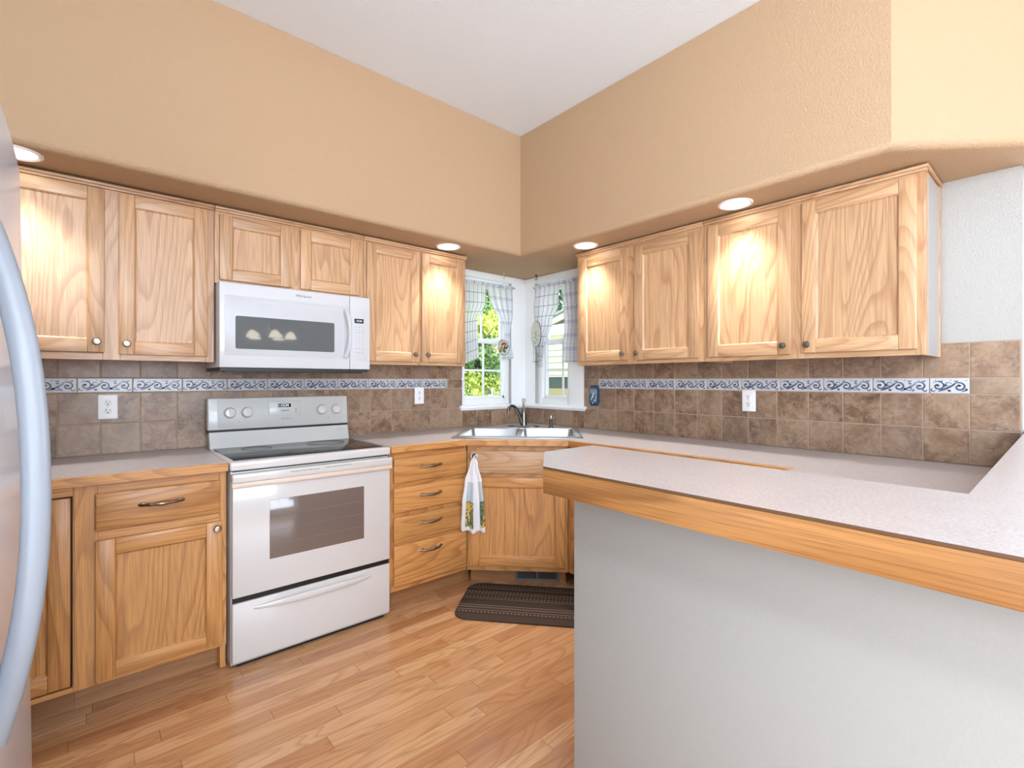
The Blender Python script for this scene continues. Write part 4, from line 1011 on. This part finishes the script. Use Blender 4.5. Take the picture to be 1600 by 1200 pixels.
# added bowl fixture in place of bounced flash, unseen above and behind the camera
r = thing('added_bowl_light', 'added glass bowl light, an unseen stand-in for bounced flash', 'ceiling light', (-3.10, -3.95, .15))
b = MB(); b.lathe([(0, 2.804), (.07, 2.804), (.065, 2.785), (.012, 2.775), (.012, 2.40), (0, 2.40)], None, 24); b.build('stem', CHROME, r)
b = MB(); b.lathe([(0, 2.35), (.09, 2.36), (.15, 2.40), (.175, 2.45), (.17, 2.45), (.145, 2.407), (.088, 2.368), (0, 2.358)], None, 32); b.build('glass_bowl', GLOBE, r)
l = light('added_bowl_glow', 'POINT', (0, 0, 2.22), 60, (.82, .93, 1.08), size=.14); l.parent = r

# unseen great-room windows behind the camera, added where the area lights sit
for nm, M, ww, z0, z1 in (('window_3', Tr(-2.4, -7.54, 0), 2.6, .7, 2.8), ('window_4', Tr(3.56, -4.6, 0) @ Rz(PI/2), 3.0, .5, 2.7), ('window_5', Tr(-3.81, -4.6, 0) @ Rz(PI/2), 1.9, .04, 2.45)):
    rt = bpy.data.objects.new(nm, None); link(rt, None, kind='structure'); rt.matrix_world = M
    b = MB(); h = ww/2
    for k in range(4 if ww > 3.5 else 3):
        n_ = 3 if ww > 3.5 else 2; x = -h+ww*k/n_; b.box(x-.03 if k else x, x+.03 if k < n_ else x, -.03, .03, z0, z1)
    b.box(-h, h, -.03, .03, z0, z0+.05); b.box(-h, h, -.03, .03, z1-.05, z1); b.build('window_frame', VINYL, rt)

# ================================================================== outdoors seen through the corner windows
GRASS = plain('lawn', srgb(120,140,70), .9)
b = MB(); b.box(-20, 40, .5, 45, -.7, -.6); b.box(.5, 40, -20, .5, -.7, -.6) if False else None
struct(b, 'ground', GRASS)
SIDING = plain('cream_lap_siding', srgb(232,228,208), .6); ROOFM = plain('grey_shingle_roof', srgb(120,126,134), .85); DKW = plain('dark_house_window', srgb(60,70,72), .2)
r = thing('neighbor_house', 'cream lap-sided house seen through the right window', 'house', (6.0, 0, 0))
b = MB(); lap = .155; z = -.6; k = 0
def rake(z): return 5.583-(z-2.657)/.272        # y where the rake passes height z (higher z further right)
bb = bmesh.new()
while z < 3.3:
    y1 = 8.0 if z < 2.40 else min(8.0, rake(z+lap))
    y0 = 2.2
    x = -.0 if z < 2.42 else -.10
    if y1 > y0+.05:
        p = [(x-.022, y0, z), (x-.022, y1, z), (x-.001, y1 if z < 2.4 else min(8, rake(z+lap)), z+lap), (x-.001, y0, z+lap), (x-.001, y0, z), (x-.001, y1, z)]
        v_ = [bb.verts.new(q) for q in p]; bb.faces.new((v_[0], v_[3], v_[2], v_[1])); bb.faces.new((v_[0], v_[1], v_[5], v_[4]))
    z += lap
bmesh.ops.recalc_face_normals(bb, faces=bb.faces); b._merge(bb, 0, None, False); b.box(.0, .1, 2.2, 8, -.6, 2.42); b.box(-.10, .1, 2.2, 5.9, 2.45, 2.6)
b.build('siding_wall', SIDING, r)
b = MB(); b.box(-.16, .0, 2.2, 6.4, 2.40, 2.445); b.build('eave_trim', TRIM, r)
b = MB(); L = 4.2; ang = math.atan2(-1, 1/.272)
b.box(0, L, -.04, .05, -.02, .10, 0, M=Tr(-.12, 6.3, 2.657+(5.583-6.3)*.272) @ Rz(-PI/2) @ Ry(-math.atan(.272))); b.build('rake_board', TRIM, r)
b = MB(); b.box(0, L, -.10, 3.0, .10, .15, 0, M=Tr(-.16, 6.4, 2.657+(5.583-6.4)*.272) @ Rz(-PI/2) @ Ry(-math.atan(.272)) @ Rz(0)); b.build('roof', ROOFM, r)
b = MB(); b.box(-.03, .0, 3.0, 6.3, -.6, 1.36); b.build('garage_door', plain('tan_garage_door', srgb(158,150,122), .7), r)
b = MB(); b.box(-.05, -.031, 3.0, 6.3, 1.10, 1.36); b.build('garage_window_band', DKW, r)
r = thing('neighbor_shed', 'small blue-grey roofed shed beyond the trees in the left window', 'shed', (8.0, 10.2, -.6), .6)
b = MB(); b.box(-1.6, 1.6, -.9, .9, 0, 2.1); b.build('shed_wall', plain('shed_siding', srgb(150,160,160), .7), r)
b = MB(); b.prism([(-1.1, 0), (1.1, 0), (0, .75)], -1.8, 1.8, 0, M=Tr(0, 0, 2.1) @ Rz(PI/2) @ Rx(PI/2)); b.build('shed_roof', ROOFM, r)
def leafmat(name, c1, c2, c3):
    c1, c2, c3 = [tuple(min(1, x*1.15) for x in c[:3])+(1,) for c in (c1, c2, c3)]
    t = NT(name); c = t.obj(); n = t.noise(c, 2.2, 3, .6); n2 = t.noise(c, 14, 1, .5)
    col = t.ramp(t.math('ADD', t.math('MULTIPLY', n, .6), t.math('MULTIPLY', n2, .4)), [(.38, c1), (.5, c2), (.62, c3)])
    d = t.n('ShaderNodeBsdfDiffuse', i_Color=col); tl = t.n('ShaderNodeBsdfTranslucent', i_Color=col)
    m = t.n('ShaderNodeMixShader', i_0=.35, i_1=d.outputs[0], i_2=tl.outputs[0]); t.t.links.new(m.outputs[0], t.out.inputs[0]); return t.m
LF1 = leafmat('green_leaves', srgb(70,100,62), srgb(118,150,96), srgb(176,196,140))
LF2 = leafmat('yellow_green_leaves', srgb(110,134,58), srgb(186,198,100), srgb(232,232,164))
LF3 = leafmat('dark_green_leaves', srgb(44,72,56), srgb(78,112,84), srgb(128,158,120))
BARK = plain('tree_bark', srgb(96,80,64), .9)
def tree(name, label, loc, crown_z, rad, rz_, n, mat, size, cat='tree', trunk=True, seed=1):
    R = random.Random(seed); r = thing(name, label, cat, loc)
    if trunk:
        b = MB(); b.tube([(0, 0, 0), (.05, 0, crown_z*.5), (0, .05, crown_z)], [.14, .10, .05], 8); b.build('trunk', BARK, r)
    bb = bmesh.new()
    blobs = [Vector((R.gauss(0, .45)*rad, R.gauss(0, .45)*rad, crown_z+R.gauss(0, .45)*rz_)) for _ in range(14)]
    for i in range(n):
        c = R.choice(blobs); d = Vector((R.gauss(0, 1), R.gauss(0, 1), R.gauss(0, 1))).normalized()*R.uniform(.3, 1)*rad*.42
        p = c+Vector((d.x, d.y, d.z*rz_/rad)); q = Euler((R.uniform(0, 6), R.uniform(0, 6), R.uniform(0, 6))).to_matrix(); s = size*R.uniform(.6, 1.3)
        vs = [bb.verts.new(p+q @ Vector(t_)*s) for t_ in ((-.5, 0, 0), (0, -.28, .05), (.5, 0, 0), (0, .28, .05))]
        bb.faces.new(vs)
    b = MB(); b._merge(bb, 0, None, False); b.build('foliage', mat, r)
    return r
tree('leafy_tree', 'tall dark green tree behind the others in the left window', (16.5, 22.0, -.6), 7.0, 4.0, 4.6, 9000, LF3, .34, seed=1)
tree('leafy_tree', 'sunlit yellow-green tree in the upper left window', (5.3, 8.3, -.6), 3.5, .85, .8, 5200, LF2, .13, seed=2)
tree('leafy_tree', 'mid-green tree filling the middle of the left window', (4.2, 6.2, -.6), 2.3, .85, .55, 4200, LF1, .12, seed=3)
tree('leafy_bush', 'yellow-green bush low in the left window', (3.0, 4.7, -.6), 1.55, .62, .42, 2600, LF2, .08, 'bush', False, 4)
tree('leafy_bush', 'dark rounded bush at the bottom left of the left window', (1.75, 3.3, -.6), .85, .30, .75, 2600, LF3, .05, 'bush', False, 5)
tree('leafy_tree', 'bluish green tree behind the neighbouring house in the right window', (9.5, 8.2, -.6), 4.2, 1.9, 1.7, 2600, LF3, .22, seed=6)
tree('leafy_tree', 'tall green tree closing the left window view at its right', (10.6, 13.6, -.6), 4.2, 1.9, 2.4, 5200, LF1, .2, seed=7)
